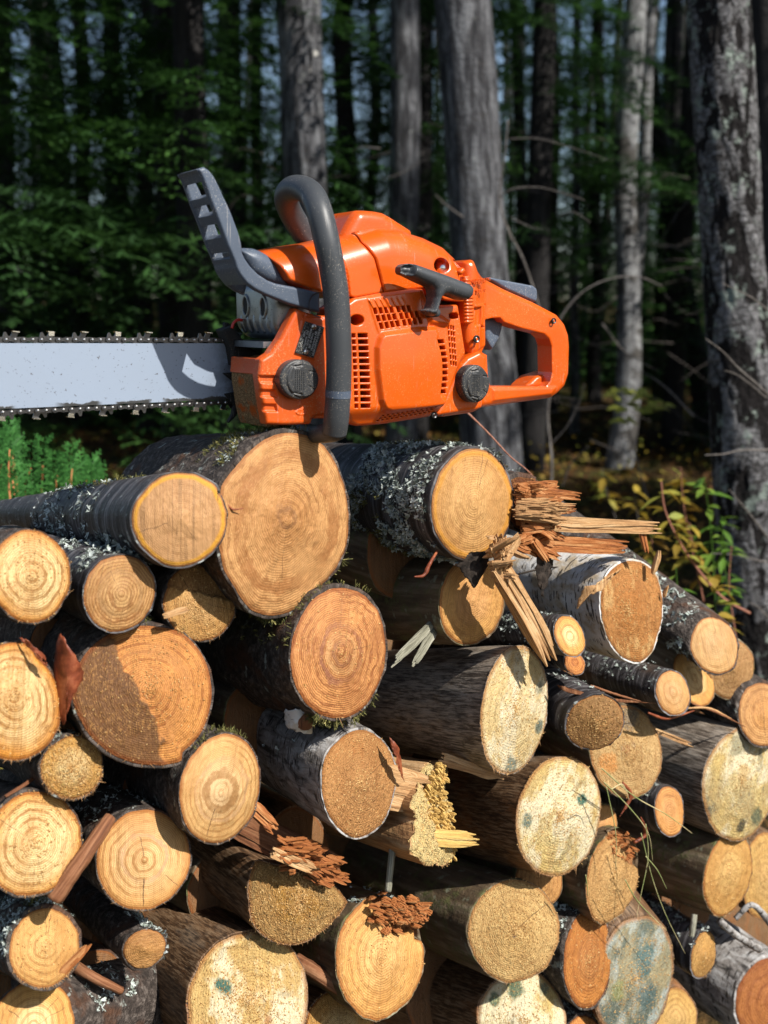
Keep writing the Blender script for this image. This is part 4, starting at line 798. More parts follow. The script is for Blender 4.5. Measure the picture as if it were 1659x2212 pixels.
# --- hand guard
A_ = [(292,158),(318,200),(340,250),(372,335),(400,420),(436,510),(470,600),(505,695),(540,790),(570,860),(600,930),(615,985),(645,1040),(700,1110),(770,1160),(850,1200),(950,1240),(1050,1280),(1180,1315),(1310,1350)]
B_ = [(350,138),(395,170),(432,215),(470,290),(500,360),(540,440),(575,520),(605,600),(635,680),(655,750),(664,800),(667,850),(690,900),(735,965),(800,1030),(880,1082),(950,1108),(1030,1124),(1170,1150),(1310,1180)]
near = Z1(A_)+Z1(B_[::-1])
KG0, KG1 = .012, .056
relief('hand_guard', near, KG0, .006, GREY, saw, fillet=.0028, step=.0008, back=True)
relief('guard_far_side', LX(near[:16]+near[-16:], KG0), KG1, .005, GREY, saw, fillet=.002, step=.0012, back=True)
def lp(a, b, t): return (a[0]+(b[0]-a[0])*t, a[1]+(b[1]-a[1])*t)
AW = catmull(LX(Z1(A_), KG0), 190); BW = catmull(LX(Z1(B_), KG0), 190)
def guard_web(i0, i1, t0, t1, name='guard_bar', y0=KG0+.003, y1=KG1+.003):
    """solid web across the guard, between stations i0..i1 along it, from t0 to t1 of its depth"""
    V = []; n = max(2, i1-i0+1)
    for i in np.linspace(i0, i1, n).astype(int):
        a, b = AW[i], BW[i]; p = a+(b-a)*t0; q = a+(b-a)*t1
        V += [[p[0], y0, p[1]], [p[0], y1, p[1]], [q[0], y1, q[1]], [q[0], y0, q[1]]]
    F = []
    for i in range(n-1):
        o_ = i*4; F += [[o_+j, o_+(j+1) % 4, o_+4+(j+1) % 4, o_+4+j] for j in range(4)]
    F += [[0,1,2,3], [(n-1)*4+j for j in (3,2,1,0)]]
    mb = MB(); mb.add(V, F); o = mb.build(name, GREY, saw, False)
    return o
guard_web(0, 21, .02, .25, 'guard_top'); guard_web(36, 43, .05, .8, 'guard_bar'); guard_web(53, 61, .05, .7); guard_web(73, 88, .05, .4); guard_web(95, 130, .0, .16, 'guard_skirt'); guard_web(0, 3, .0, .98, 'guard_tip')
relief('guard_shield', Z1([(655,835),(668,812),(720,808),(790,812),(850,833),(900,862),(945,900),(975,945),(1010,1010),(1050,1075),(1090,1128),(1110,1150),(1030,1150),(880,1100),(760,1030),(690,920)]), .024, .05, GREY, saw, fillet=.012, step=.0012)
tr = MB(); c_ = L(*Z1([(1300,1285)])[0], .011)
for j in range(22):
    a = math.pi*(.45+1.1*j/22); b = math.pi*(.45+1.1*(j+1)/22); rr = .011
    tr.add([[c_[0]+rr*math.cos(a), .011, c_[2]+rr*math.sin(a)], [c_[0]+(rr+.0012)*math.cos(a), .0105, c_[2]+(rr+.0012)*math.sin(a)], [c_[0]+(rr+.0012)*math.cos(b), .0105, c_[2]+(rr+.0012)*math.sin(b)], [c_[0]+rr*math.cos(b), .011, c_[2]+rr*math.sin(b)]], [[0,1,2,3]])
tr.build('guard_pivot_ring', BLK, saw, True)
# --- muffler: rounded pressed steel box with two ports facing forward
bm = bmesh.new()
pf = L(590, 640, .03); x1 = L(640, 690, .03)[0]; xf = L(592, 690, .03)[0]; zt = L(592, 610, .03)[2]; zb = L(592, 736, .03)[2]; y0, y1 = .03, .122
V = [bm.verts.new(v) for v in [(xf,y0,zb+.012),(xf,y1,zb+.012),(xf,y1,zt),(xf,y0,zt),(x1+.02,y0,zb+.002),(x1+.02,y1,zb+.002),(x1+.02,y1,zt+.004),(x1+.02,y0,zt+.004),(xf+.012,y0+.004,zb),(xf+.012,y1-.004,zb)]]
for f in ([3,2,1,0],[0,1,9,8],[8,9,5,4],[4,5,6,7],[7,6,2,3],[0,8,4,7,3],[1,2,6,5,9]): bm.faces.new([V[i] for i in f])
bmesh.ops.recalc_face_normals(bm, faces=bm.faces)
bmesh.ops.bevel(bm, geom=list(bm.edges), offset=.0085, segments=5, profile=.5, affect='EDGES')
me = bpy.data.meshes.new('muffler'); bm.to_mesh(me); bm.free(); me.materials.append(STEEL)
for f in me.polygons: f.use_smooth = True
muf = bpy.data.objects.new('muffler', me); COL.objects.link(muf); muf.parent = saw
mb = MB()
for (yk, zz) in ((y0+.022, L(568,663,.052)[2]), (y0+.062, L(531,661,.092)[2])):
    n = 28
    prof_ = [(.0098, -.0002), (.0088, -.0016), (.0074, -.0016), (.0062, .0005), (.0058, .001)]
    for i in range(len(prof_)-1):
        Vv = [[xf+xx, yk+rr*math.cos(a)*.82, zz+rr*1.25*math.sin(a)] for rr, xx in (prof_[i], prof_[i+1]) for a in np.arange(n)/n*2*math.pi]
        mb.add(Vv, [[j, n+j, n+(j+1) % n, (j+1) % n] for j in range(n)], 0)
    Vv = [[xf-.0007, yk+.0070*math.cos(a)*.82, zz+.0070*1.25*math.sin(a)] for a in np.arange(n)/n*2*math.pi]; mb.add(Vv, [list(range(n))[::-1]], 1)
    mb.build('exhaust_port', [STEEL, BLACK], muf, True); mb = MB()
mb = MB()
for i in range(5):
    yk = y0+.016+i*.0145
    T_ = np.array([[xf+.004, yk, zb+.028], [xf+.0022, yk, zb+.022], [xf+.0022, yk, zb+.015], [xf+.006, yk, zb+.008]]); rb_ = MB(); rb_.add(*tube_data(catmull(T_, 10), .003, 12)); rb_.build('pressed_rib', STEEL, muf, True)
mb = MB(); V, F = box_data(((xf+x1)/2+.012, (y0+y1)/2, zb-.004), (.07, .085, .006)); mb.add(V, F); mb.build('muffler_flange', STEEL, muf)
# --- black spiked bumper, brake parts around the bar root
relief('spiked_bumper', Z3([(1495,150),(1510,148),(1525,158),(1530,180),(1560,240),(1590,300),(1600,420),(1590,520),(1605,700),(1570,770),(1508,830),(1545,760),(1555,700),(1490,622),(1570,610),(1555,545),(1478,485),(1560,480),(1530,400),(1540,330),(1500,260),(1478,235),(1495,205)]), .112, .006, BLACK, saw, fillet=.001, step=.0012, back=True)
relief('bumper_mount', Z4([(120,610),(240,560),(330,700),(420,800),(560,900),(560,1100),(240,1000),(210,800)]), .1, .02, BLACK, saw, fillet=.002, step=.0015)
mb = MB(); arc = [L(*Z4([(x, y)])[0], .1) for x, y in ((215,590),(235,530),(280,497),(330,500))]; mb.add(*tube_data(catmull(np.array(arc), 12), .0016, 8)); mb.build('red_cable', plastic('red_plastic', (.5,.03,.02)), saw, True)
# --- name plate
NP = Z4([(1030,510),(1240,580),(1120,920),(915,858)])
m = NT('name_plate_black', .45, spec=.4); o_ = m.obj(); s_ = m.noise(o_, 1300, 2, .6); m.col(m.mix(m.step(s_, .58, .66), (.012, .012, .013), (.42, .38, .32))); PLT = m.m
npl = relief('name_plate', NP, .0136, .0012, PLT, saw, fillet=.0003, step=.0009)
for (x, y) in ((1122,572),(1033,852)):
    p = L(*Z4([(x, y)])[0], .0134); b_ = uvball(p, .0027, 'rivet', RIVM, (1, .5, 1)); b_.parent = npl
m = NT('white_print', .5); m.col((.55, .55, .53)); PRT = m.m
def lettering(txt, px, py, k, size, ang, mat, parent, ext=.00012, name='lettering'):
    cu = bpy.data.curves.new(name, 'FONT'); cu.body = txt; cu.size = size; cu.align_x = 'CENTER'; cu.align_y = 'CENTER'; cu.extrude = ext; cu.resolution_u = 3
    t = bpy.data.objects.new(name, cu); COL.objects.link(t); bpy.context.view_layer.update()
    me = bpy.data.meshes.new_from_object(t.evaluated_get(bpy.context.evaluated_depsgraph_get())); bpy.data.objects.remove(t)
    me.materials.clear(); me.materials.append(mat)
    o = bpy.data.objects.new(name, me); COL.objects.link(o); o.parent = parent
    p = L(px, py, k); o.location = (p[0], k-ext, p[2]); o.rotation_euler = (R(90), R(-ang), 0)
    return o
for i, tx in enumerate(['HUSKVARNA SWEDEN', 'Husqvarna AB', '967 05 09-01', 'S/N 12090 3504066', 'Husqvarna  350', '11.cm3  3504']):
    a = (1175-i*33, 690-i*-4); cx, cy = 1163-i*30, 735-i*5
    lettering(tx, *Z4([(cx-12, cy)])[0], .0134, .0029 if i != 1 else .0034, 72, PRT, npl)
ORGT = ORG
lettering('3', *Z2([(558,710)])[0], .0062, .007, 4, ORG, saw, .0005)
relief('embossed_circle', ell(*Z2([(558,711)])[0], 7.8, 8.6), .0066, .002, ORG, saw, holes=[ell(*Z2([(558,711)])[0], 6.6, 7.4)], fillet=.0002, step=.0005)
lettering('AUTOMATIC', *Z2([(985,585)])[0], .0205, .0045, 6, ORG, saw, .0005); lettering('RETURN', *Z2([(975,602)])[0], .0205, .0045, 6, ORG, saw, .0005)
lettering('STOP', *Z2([(985,655)])[0], .0215, .006, 6, ORG, saw, .0005)
# --- guide bar and chain
KB = .117
top = LX(Z3([(0,290),(350,285),(700,283),(1250,283),(1520,292)]), KB); bot = LX(Z3([(0,718),(300,712),(900,690),(1300,666),(1520,655)]), KB)
xr = top[-1][0]+.012; x00 = top[0][0]
ft = np.polyfit(top[:, 0], top[:, 1], 2); fb = np.polyfit(bot[:, 0], bot[:, 1], 2)
xl = x00-.06                       # the bar ends, out of the picture, in a round nose
zt_ = lambda x: np.polyval(np.polyfit(top[:, 0], top[:, 1], 1), x); zb_ = lambda x: np.polyval(np.polyfit(bot[:, 0], bot[:, 1], 1), x)
xs = np.linspace(xr, xl, 90); up_ = [(x, zt_(x)) for x in xs]; dn_ = [(x, zb_(x)) for x in xs[::-1]]
c0 = (zt_(xl)+zb_(xl))/2; rad = (zt_(xl)-zb_(xl))/2
nose = [(xl-rad*math.cos(a), c0+rad*math.sin(a)) for a in np.linspace(math.pi/2, -math.pi/2, 30)[1:-1]]
loop = up_+nose+dn_; loopn = np.array(loop); nl = len(loop)
ys = [KB-.0022, KB+.0022]; mid = [( (p[0]), c0 + (p[1]-c0)*0.0) for p in loop]
V = []; ed = []; nr_ = []
inset = [0, .0012, .006, .016]
cen = np.array([[min(max(p[0], xl), xr), (zt_(p[0])+zb_(p[0]))/2 if p[0] > xl else c0] for p in loop])
for y in ys:
    for f in (0, .03, .12, .3, .6, 1.0):
        P = loopn+(cen-loopn)*f
        V += [[a, y, b] for a, b in P]; ed += [(-(zb_(a)-b)) for a, b in P]; nr_ += [xr-a for a, b in P]
V = np.array(V); F = []; nrw = 6
for s_ in range(2):
    for r_ in range(nrw-1):
        for i in range(nl-1):
            a = (s_*nrw+r_)*nl+i; q = [a, a+1, a+nl+1, a+nl]; F.append(q if s_ else q[::-1])
for i in range(nl-1): F.append([i, i+1, nrw*nl+i+1, nrw*nl+i])
bar = mesh_obj('guide_bar', V, F, BARM, saw, False, attrs={'edge': np.array(ed), 'near': np.array(nr_)})
# chain links follow the loop, a little outside it
seg = np.hypot(*np.diff(loopn, axis=0).T); cum = np.concatenate([[0], np.cumsum(seg)]); tot = cum[-1]
rv = float(np.linalg.norm(LX(Z3([(40,266)]), KB)[0]-LX(Z3([(665,266)]), KB)[0]))/11.0
def loop_at(s):
    s = max(0, min(tot-1e-6, s)); i = int(np.searchsorted(cum, s, 'right')-1); t = (s-cum[i])/seg[i]; p = loopn[i]+(loopn[i+1]-loopn[i])*t; d = (loopn[i+1]-loopn[i])/seg[i]; return p, d
chain = empty('chain'); chain.parent = saw
def strap_mb(mb, y, m_=0, th=.0013):
    r = rv*.36; pts = []
    for a in np.linspace(math.pi*.5, math.pi*1.5, 9): pts.append((-rv/2+r*math.cos(a), r*math.sin(a)))
    pts.append((-rv*.12, -r*.62)); pts.append((rv*.12, -r*.62))
    for a in np.linspace(-math.pi*.5, math.pi*.5, 9): pts.append((rv/2+r*math.cos(a), r*math.sin(a)))
    pts.append((rv*.12, r*.62)); pts.append((-rv*.12, r*.62))
    n = len(pts); Vv = [[x, y, z] for x, z in pts]+[[x, y+th, z] for x, z in pts]
    mb.add(Vv, [list(range(n)), list(range(2*n-1, n-1, -1))]+[[i, n+i, n+(i+1) % n, (i+1) % n] for i in range(n)], m_)
def rivet_mb(mb, x, y, dirn=-1):
    r = rv*.2
    for (r0, y0_, r1, y1_) in ((r, 0, r*.92, .0006), (r*.92, .0006, r*.5, .0010), (r*.5, .0010, .00001, .0011)):
        Vv = [[x+rr*math.cos(a), y+dirn*yy, rr*math.sin(a)] for rr, yy in ((r0, y0_), (r1, y1_)) for a in np.arange(10)/10*2*math.pi]
        mb.add(Vv, [[j, (j+1) % 10, 10+(j+1) % 10, 10+j] for j in range(10)], 1)
def prism(mb, pts, y0_, y1_, m_):
    n = len(pts); Vv = [[x, y0_, z] for x, z in pts]+[[x, y1_, z] for x, z in pts]
    mb.add(Vv, [list(range(n)), list(range(2*n-1, n-1, -1))]+[[i, n+i, n+(i+1) % n, (i+1) % n] for i in range(n)], m_)
# tie straps (both sides), drive link with tang and guard hump, cutters left and right
mb = MB(); strap_mb(mb, -.0030); strap_mb(mb, .0017); rivet_mb(mb, -rv/2, -.0030); rivet_mb(mb, rv/2, -.0030); strap_o = mb
me_strap = mb.build('tie_strap', [LINKM, RIVM], chain)
mb = MB(); prism(mb, [(-rv*.5,-rv*.25),(-rv*.2,-rv*.75),(rv*.2,-rv*.75),(rv*.5,-rv*.25),(rv*.45,rv*.2),(rv*.2,rv*.34),(-rv*.2,rv*.34),(-rv*.45,rv*.2)], -.0008, .0008, 0); me_drv = mb.build('drive_link', [LINKM], chain)
def cutter(sd):
    mb = MB(); strap_mb(mb, -.0030); strap_mb(mb, .0017); rivet_mb(mb, -rv/2, -.0030); rivet_mb(mb, rv/2, -.0030)
    y0_ = -.0032 if sd < 0 else .0018; r = rv
    prism(mb, [(-r*.8,r*.1),(-r*.62,r*.95),(-r*.42,r*1.02),(-r*.32,r*.9),(-r*.18,r*.5),(r*.1,r*.45),(r*.28,r*.8),(r*.32,r*1.05),(r*1.02,r*.98),(r*.98,r*.78),(r*.78,r*.3),(0,-r*.1)], y0_, y0_+.0014, 0)
    x0_, x1_ = r*.3, r*1.04; ya, yb = (-.0034, .0028) if sd < 0 else (-.0028, .0034)
    prism(mb, [(x0_,r*1.04),(x1_,r*.96),(x1_,r*1.08),(x0_-.0005,r*1.18)], ya, yb, 2)
    if sd < 0: prism(mb, [(r*.32,r*.55),(r*.95,r*.5),(r*1.0,r*1.0),(r*.34,r*1.08)], ya-.0002, ya+.0008, 2)
    return mb.build('cutter', [LINKM, RIVM, CUTM], chain)
me_cn, me_cf = cutter(-1), cutter(1)
protos = {'s': me_strap, 'd': me_drv, 'n': me_cn, 'f': me_cf}; used_p = set()
offo = rv*.40; i = 0; s = rv*.9; q = 0
while s < tot-rv*.5:
    p, d = loop_at(s); nrm = np.array([d[1], -d[0]]); nrm = nrm if True else nrm
    # outward normal of the loop (the loop runs right to left along the top)
    nrm = np.array([d[1], -d[0]]); 
    cc = np.array([min(max(p[0], xl), xr), c0]); 
    if np.dot(nrm, p-cc) < 0: nrm = -nrm
    pos = p+nrm*offo
    typ = 'd' if q % 2 else ('n' if q % 8 == 0 else 'f' if q % 8 == 4 else 's')
    pr = protos[typ]
    if typ in used_p: o = pr.copy(); COL.objects.link(o); o.parent = chain
    else: o = pr; used_p.add(typ)
    # local x runs back along the chain (cutters face the direction of travel), local z outward
    xax = -d; hz = .86; o.matrix_local = Matrix(((xax[0], 0, nrm[0]*hz, pos[0]), (0, 1, 0, KB), (xax[1], 0, nrm[1]*hz, pos[1]), (0, 0, 0, 1)))
    if np.cross(np.append(nrm, 0), np.append(xax, 0))[2] < 0: pass
    s += rv; q += 1
# ------------------------------------------------------------------ broken wood, sticks, bark flakes and stems on the pile
class MA(MB):
    def __init__(s): super().__init__(); s.bc = []
    def addb(s, V, F, bc, m=0): s.add(V, F, m); s.bc.append(np.asarray(bc, float))
    def buildb(s, name, mats, parent=None, smooth=False): return mesh_obj(name, np.concatenate(s.v), s.f, mats, parent, smooth, s.m, attrs={'bc': np.concatenate(s.bc)})
def fibres(mb, P0, P1, up, w_, t_, nw, nt2, rs, jag0=.06, jag1=.2, bend=.0, rough=.25, spread=0.):
    """a piece of wood as a bundle of parallel fibres of unequal length"""
    P0, P1 = np.asarray(P0, float), np.asarray(P1, float); d = P1-P0; Lh = np.linalg.norm(d); d /= Lh
    s = np.cross(d, up); s /= np.linalg.norm(s); u = np.cross(s, d)
    if nw > 3 and jag1 < .35:      # the sound core of the piece
        n = 12; V = []; bc = []; wob_ = rs.uniform(0, 9)
        for k in range(n):
            f = k/(n-1); q = P0+d*(Lh*f*(1-jag1*.55))+u*bend*math.sin(f*math.pi)*Lh; tp = (1-.55*max(0, (f-.85)/.15))*(1+.10*math.sin(f*9+wob_))
            for (x, y) in ((-1,-1), (0,-1.05), (1,-1), (1,1), (.2,1.08), (-1,1)):
                V.append(q+s*w_*.47*tp*x+u*t_*.44*tp*y); bc.append([x*w_*.47, y*t_*.44, f*Lh])
        F = [[k*6+m_, k*6+(m_+1) % 6, (k+1)*6+(m_+1) % 6, (k+1)*6+m_] for k in range(n-1) for m_ in range(6)]+[[5,4,3,2,1,0], [6*n-6+q for q in range(6)]]
        mb.addb(V, F, bc)
    for i in range(nw):
        for j in range(nt2):
            cx = (i+.5)/nw-.5; cy = (j+.5)/nt2-.5
            hw = w_/nw*.72*rs.uniform(.85, 1.3); ht = t_/nt2*.72*rs.uniform(.85, 1.3)
            a = -jag0*Lh*rs.rand()**2; b = Lh*(1-jag1*rs.rand()**1.3)
            o = s*(cx*w_+rs.normal(0, rough)*w_/nw)+u*(cy*t_+rs.normal(0, rough)*t_/nt2)
            n = 7; V = []; bc = []
            wv = rs.normal(0, 1, 3)
            for k in range(n):
                f = k/(n-1); q = P0+o*(1+spread*f)+d*(a+(b-a)*f)+u*bend*math.sin(f*math.pi)*Lh+s*wv[0]*w_/nw*.3*math.sin(f*5+wv[1])
                tp = (1-.75*max(0, (f-.8)/.2))*(1-.5*max(0, (.1-f)/.1))*rs.uniform(.85, 1.12)
                for (x, y) in ((-1,-1), (1,-1), (1,1), (-1,1)):
                    V.append(q+s*hw*tp*x+u*ht*tp*y); bc.append([cx*w_+x*hw+i*.0015, cy*t_+y*ht, f*Lh+j*.01+i*.004])
            F = [[k*4+m_, k*4+(m_+1) % 4, (k+1)*4+(m_+1) % 4, (k+1)*4+m_] for k in range(n-1) for m_ in range(4)]+[[3,2,1,0], [4*n-4,4*n-3,4*n-2,4*n-1]]
            mb.addb(V, F, bc)
def W(px, py, k): return on_plane(px, py, k)
PXM = lambda k=0.: (D0+k)/FPX
def origin_to(o, p):               # put the object's own origin where the thing is
    p = Vector(p); o.data.transform(Matrix.Translation(-p)); o.location = p; return o
def shard(name, label, cat, a, b, wpx, tpx, mat, k0, k1, nw=5, nt2=2, seed=1, group=None, jag0=.08, jag1=.25, bend=0, rough=.25, parent=None, up=None, spread=0.):
    rs = np.random.RandomState(seed); mb = MA(); P0, P1 = W(a[0], a[1], k0), W(b[0], b[1], k1)
    fibres(mb, P0, P1, up if up is not None else -NV*-1, wpx*PXM(k0), tpx*PXM(k0), nw, nt2, rs, jag0, jag1, bend, rough, spread)
    o = mb.buildb(name, mat)
    if parent is None: origin_to(o, P0); tag(o, label, cat, group)
    else: o.data.transform(parent.matrix_world.inverted()); o.parent = parent
    return o
def stick(name, label, cat, pts, rpx, mat, seed=1, group=None, seg=10, bumpy=.12, n=26, parent=None, end=True):
    rs = np.random.RandomState(seed); P = catmull(np.array([W(*p) for p in pts]), n)
    rad = np.interp(np.linspace(0, 1, n), np.linspace(0, 1, len(rpx)), rpx)*PXM(pts[0][2]); V, F = tube_data(P, rad, seg)
    nn = fbm(V*160+seed, 2, seed); c_ = np.repeat(P, seg, 0); V = c_+(V-c_)*(1+bumpy*nn)[:, None]
    Ls = np.concatenate([[0], np.cumsum(np.linalg.norm(np.diff(P, axis=0), axis=1))])
    bc = np.stack([np.tile(np.cos(np.arange(seg)/seg*6.283), n)*np.repeat(rad, seg), np.tile(np.sin(np.arange(seg)/seg*6.283), n)*np.repeat(rad, seg), np.repeat(Ls, seg)], 1)
    o = mesh_obj(name, V, F, mat, None, True, attrs={'bc': bc})
    if parent is None: origin_to(o, P[0]); tag(o, label, cat, group)
    else: o.data.transform(parent.matrix_world.inverted()); o.parent = parent
    return o
bpy.context.view_layer.update()
# torn log, bright yellow ragged end
YR = mk(DUSTY, c0=(.82,.62,.27), c1=(.82,.62,.27), cd=(.66,.44,.14), rough=1.1, rs=.0, ms=.1, rimat=.97, rim=.2, chip=(.75,.6,.32))
t1 = G('t1', (930,1754), (112,46), -6, (700,1700), 'brown', YR, 'snapped log with a ragged bright yellow torn end in the middle of the pile', k=.0, thick=0, irr=.12, disp=.005, dust=1500, splint=120, length=.22, taper=.95, bmat=SPL_PALE, bdisp=.003,
   poly=[(962,1644),(950,1662),(942,1690),(958,1720),(975,1750),(978,1790),(981,1820),(978,1850),(940,1864),(905,1858),(888,1835),(892,1800),(900,1770),(890,1740),(900,1700),(915,1660),(930,1648)])
rs_ = np.random.RandomState(5); mb = MA()
for i in range(420):
    y = 1650+rs_.rand()*205; lo_ = np.interp(y, [1645,1700,1740,1780,1830,1860], [938,918,897,902,890,915]); hi_ = np.interp(y, [1645,1700,1740,1790,1850,1862], [962,950,968,976,978,945]); a = W(lo_+(hi_-lo_)*rs_.rand(), y, .004)
    fibres(mb, a, a+NV*rs_.uniform(.002, .010)+TV*rs_.uniform(.000, .007)+np.array([0, 0, rs_.normal(-.002, .002)]), (0,0,1), .0022, .002, 2, 1, rs_, 0, .7)
o = mb.buildb('torn_fibres', SPL_YEL); o.data.transform(t1['root'].matrix_world.inverted()); o.parent = t1['root']; tag(o, kind='stuff')
shard('torn_stub', '', '', (900,1806), (1032,1815), 30, 22, SPL_YEL, .0, -.012, 6, 4, 3, parent=t1['root'], jag1=.2)
shard('torn_flap', '', '', (790,1690), (925,1720), 95, 10, SPL_PALE, .012, .002, 9, 2, 8, parent=t1['root'], jag1=.3)
# rotten end of the log at the right shoulder of the pile
t2 = G('t2', (1138,1090), (62,46), -15, (1040,1062), 'rough', mk(DUSTY, c0=(.2,.06,.016), c1=(.2,.06,.016), rough=1.2), 'rotten log crumbling into red brown splinters on the right shoulder of the pile', k=.03, thick=5, irr=.12, disp=.004, dust=200, length=.14, lichen=[(150,60,160,.0,.1,.006,.9)])
root = t2['root']; rs_ = np.random.RandomState(11); mb = MA()
for i in range(90):
    x0, y0 = 1112+rs_.rand()*60, 1050+rs_.rand()*135; l = rs_.uniform(.02, .055); a = W(x0, y0, .02-rs_.rand()*.03)
    tgt = W(x0+60+rs_.rand()*75, y0+rs_.normal(0, 9)+6, -.01-rs_.rand()*.02)
    if y0 > 1135: tgt = W(x0+30+rs_.rand()*60, y0+rs_.normal(14, 14), -.01)
    fibres(mb, a, a+(tgt-a)*rs_.uniform(.25, .8)+rs_.normal(0, .004, 3), NV, .0085, .0045, 5, 2, rs_, .15, .3, rough=.35)
o = mb.buildb('rotten_splinters', SPL_RED); o.data.transform(root.matrix_world.inverted()); o.parent = root; tag(o, kind='stuff')
mb = MA()
for i in range(60):
    x0, y0 = 1112+rs_.rand()*40, 1078+rs_.rand()*45; a = W(x0, y0, -.008); tgt = W(x0+60+rs_.rand()*85, y0+rs_.normal(4, 10), -.03)
    fibres(mb, a, a+(tgt-a)*rs_.uniform(.5, 1), NV, .003, .0015, 3, 1, rs_, .1, .6, rough=.8)
o = mb.buildb('pale_splinters', SPL_PALE); o.data.transform(root.matrix_world.inverted()); o.parent = root; tag(o, kind='stuff')
shard('splintered_plank', '', '', (1195,1132), (1430,1140), 32, 18, SPL_PALE, .0, -.02, 6, 2, 21, parent=root, jag1=.16, rough=.12)
shard('splintered_plank', '', '', (1150,1172), (1358,1182), 34, 16, SPL_RED, .005, -.01, 6, 2, 23, parent=root, jag1=.14, rough=.12)
shard('hanging_splinter', '', '', (1385,1142), (1398,1198), 12, 5, SPL_RED, -.015, -.02, 3, 1, 25, parent=root)
# big pale wedge leaning down in front of the birch, with frayed head
shard('broken_branch', 'pale split branch slanting down in front of the white birch', 'broken branch', (1078,1222), (1192,1428), 46, 26, SPL_PALE, -.03, -.028, 6, 2, 31, jag0=.02, jag1=.14, rough=.15, up=-NV)
mb = MA(); rs_ = np.random.RandomState(33)
for i in range(34):
    a = W(1080+rs_.normal(0, 14), 1205+rs_.normal(0, 26), -.03); fibres(mb, a, a+np.array([rs_.normal(.004, .012), rs_.normal(-.008, .006), rs_.normal(.008, .014)]), NV, .005, .003, 3, 1, rs_, .1, .5, rough=.5)
o = mb.buildb('frayed_wood', SPL_PALE); origin_to(o, W(1080,1205,-.03)); tag(o, 'frayed clump of torn fibres at the head of the slanting split branch', 'torn wood')
shard('wood_splinter', 'short pale splinter poking up right of the lichen covered log', 'splinter', (1078,1228), (1128,1150), 20, 10, SPL_PALE, -.03, -.035, 4, 2, 35, up=-NV, group='loose splinters on the pile')
shard('wood_splinter', 'little pale splinter standing on the upper rim of the white birch log', 'splinter', (1412,1238), (1428,1190), 12, 6, SPL_PALE, -.01, -.015, 3, 1, 37, up=-NV, group='loose splinters on the pile', spread=.8)
shard('wood_splinter', 'longer of two grey splinters above the smooth grey log', 'splinter', (940,1342), (842,1440), 17, 9, SPL_GREY, .05, .0, 4, 2, 39, up=-NV, group='loose splinters on the pile', rough=.12)
shard('wood_splinter', 'shorter, steeper grey splinter above the smooth grey log', 'splinter', (940,1362), (890,1440), 16, 9, SPL_GREY, .045, .002, 4, 2, 41, up=-NV, group='loose splinters on the pile', rough=.12)
shard('wood_splinter', 'flat pale splinter under the face of the smooth grey log', 'splinter', (958,1640), (1098,1682), 30, 7, SPL_PALE, .03, -.012, 7, 1, 43, up=-NV, group='loose splinters on the pile', spread=-.6)
shard('wood_splinter', 'pale sliver lying across the two step cut face', 'splinter', (352,1330), (408,1312), 8, 5, SPL_PALE, .0, -.002, 3, 1, 45, up=-NV, group='loose splinters on the pile')
shard('wood_splinter', 'thin splinter on the left flank of the big weathered grey log', 'splinter', (1395,1570), (1500,1612), 14, 6, SPL_PALE, .03, .02, 4, 1, 47, up=-NV, group='loose splinters on the pile')
shard('wood_splinter', 'brown splinter sticking out right of the shaggy orange rim, lower left', 'splinter', (130,2105), (196,2038), 15, 9, SPL_RED, -.012, -.016, 4, 2, 49, up=-NV, group='loose splinters on the pile')
shard('wood_splinter', 'tiny pale splinter at the right foot of the white birch face', 'splinter', (1434,1290), (1444,1262), 7, 4, SPL_PALE, -.01, -.014, 2, 1, 50, up=-NV, group='loose splinters on the pile')
# split plank with rotten end over the crumbly yellow face
pl = shard('split_plank', 'split grey brown plank with a rotten red end above the crumbly yellow log', 'plank', (500,1768), (735,1885), 62, 22, SPL_BROWN, .1, .0, 9, 3, 51, rough=.12, jag1=.1, up=-NV)
bpy.context.view_layer.update()
mb = MA(); rs_ = np.random.RandomState(53)
for i in range(110):
    f = rs_.rand(); a = W(600+f*110+rs_.normal(0, 8), 1835+f*45+rs_.normal(0, 16), .01-rs_.rand()*.015); tgt = a+np.array([rs_.uniform(.01, .03), rs_.uniform(-.004, .008), rs_.normal(-.005, .006)])
    fibres(mb, a, tgt, NV, .0042, .0025, 3, 1, rs_, .1, .6, rough=.8)
o = mb.buildb('rotten_end', SPL_RED); o.data.transform(pl.matrix_world.inverted()); o.parent = pl; tag(o, kind='stuff')
shard('pale_edge', '', '', (590,1842), (690,1882), 22, 12, SPL_PALE, -.004, -.012, 5, 2, 55, parent=pl, jag1=.3)
shard('wood_splinter', 'thin rust and yellow splinter in the gap under the peeling birch', 'splinter', (545,1742), (598,1795), 26, 12, SPL_RED, .03, .01, 5, 2, 57, up=-NV, group='loose splinters on the pile')
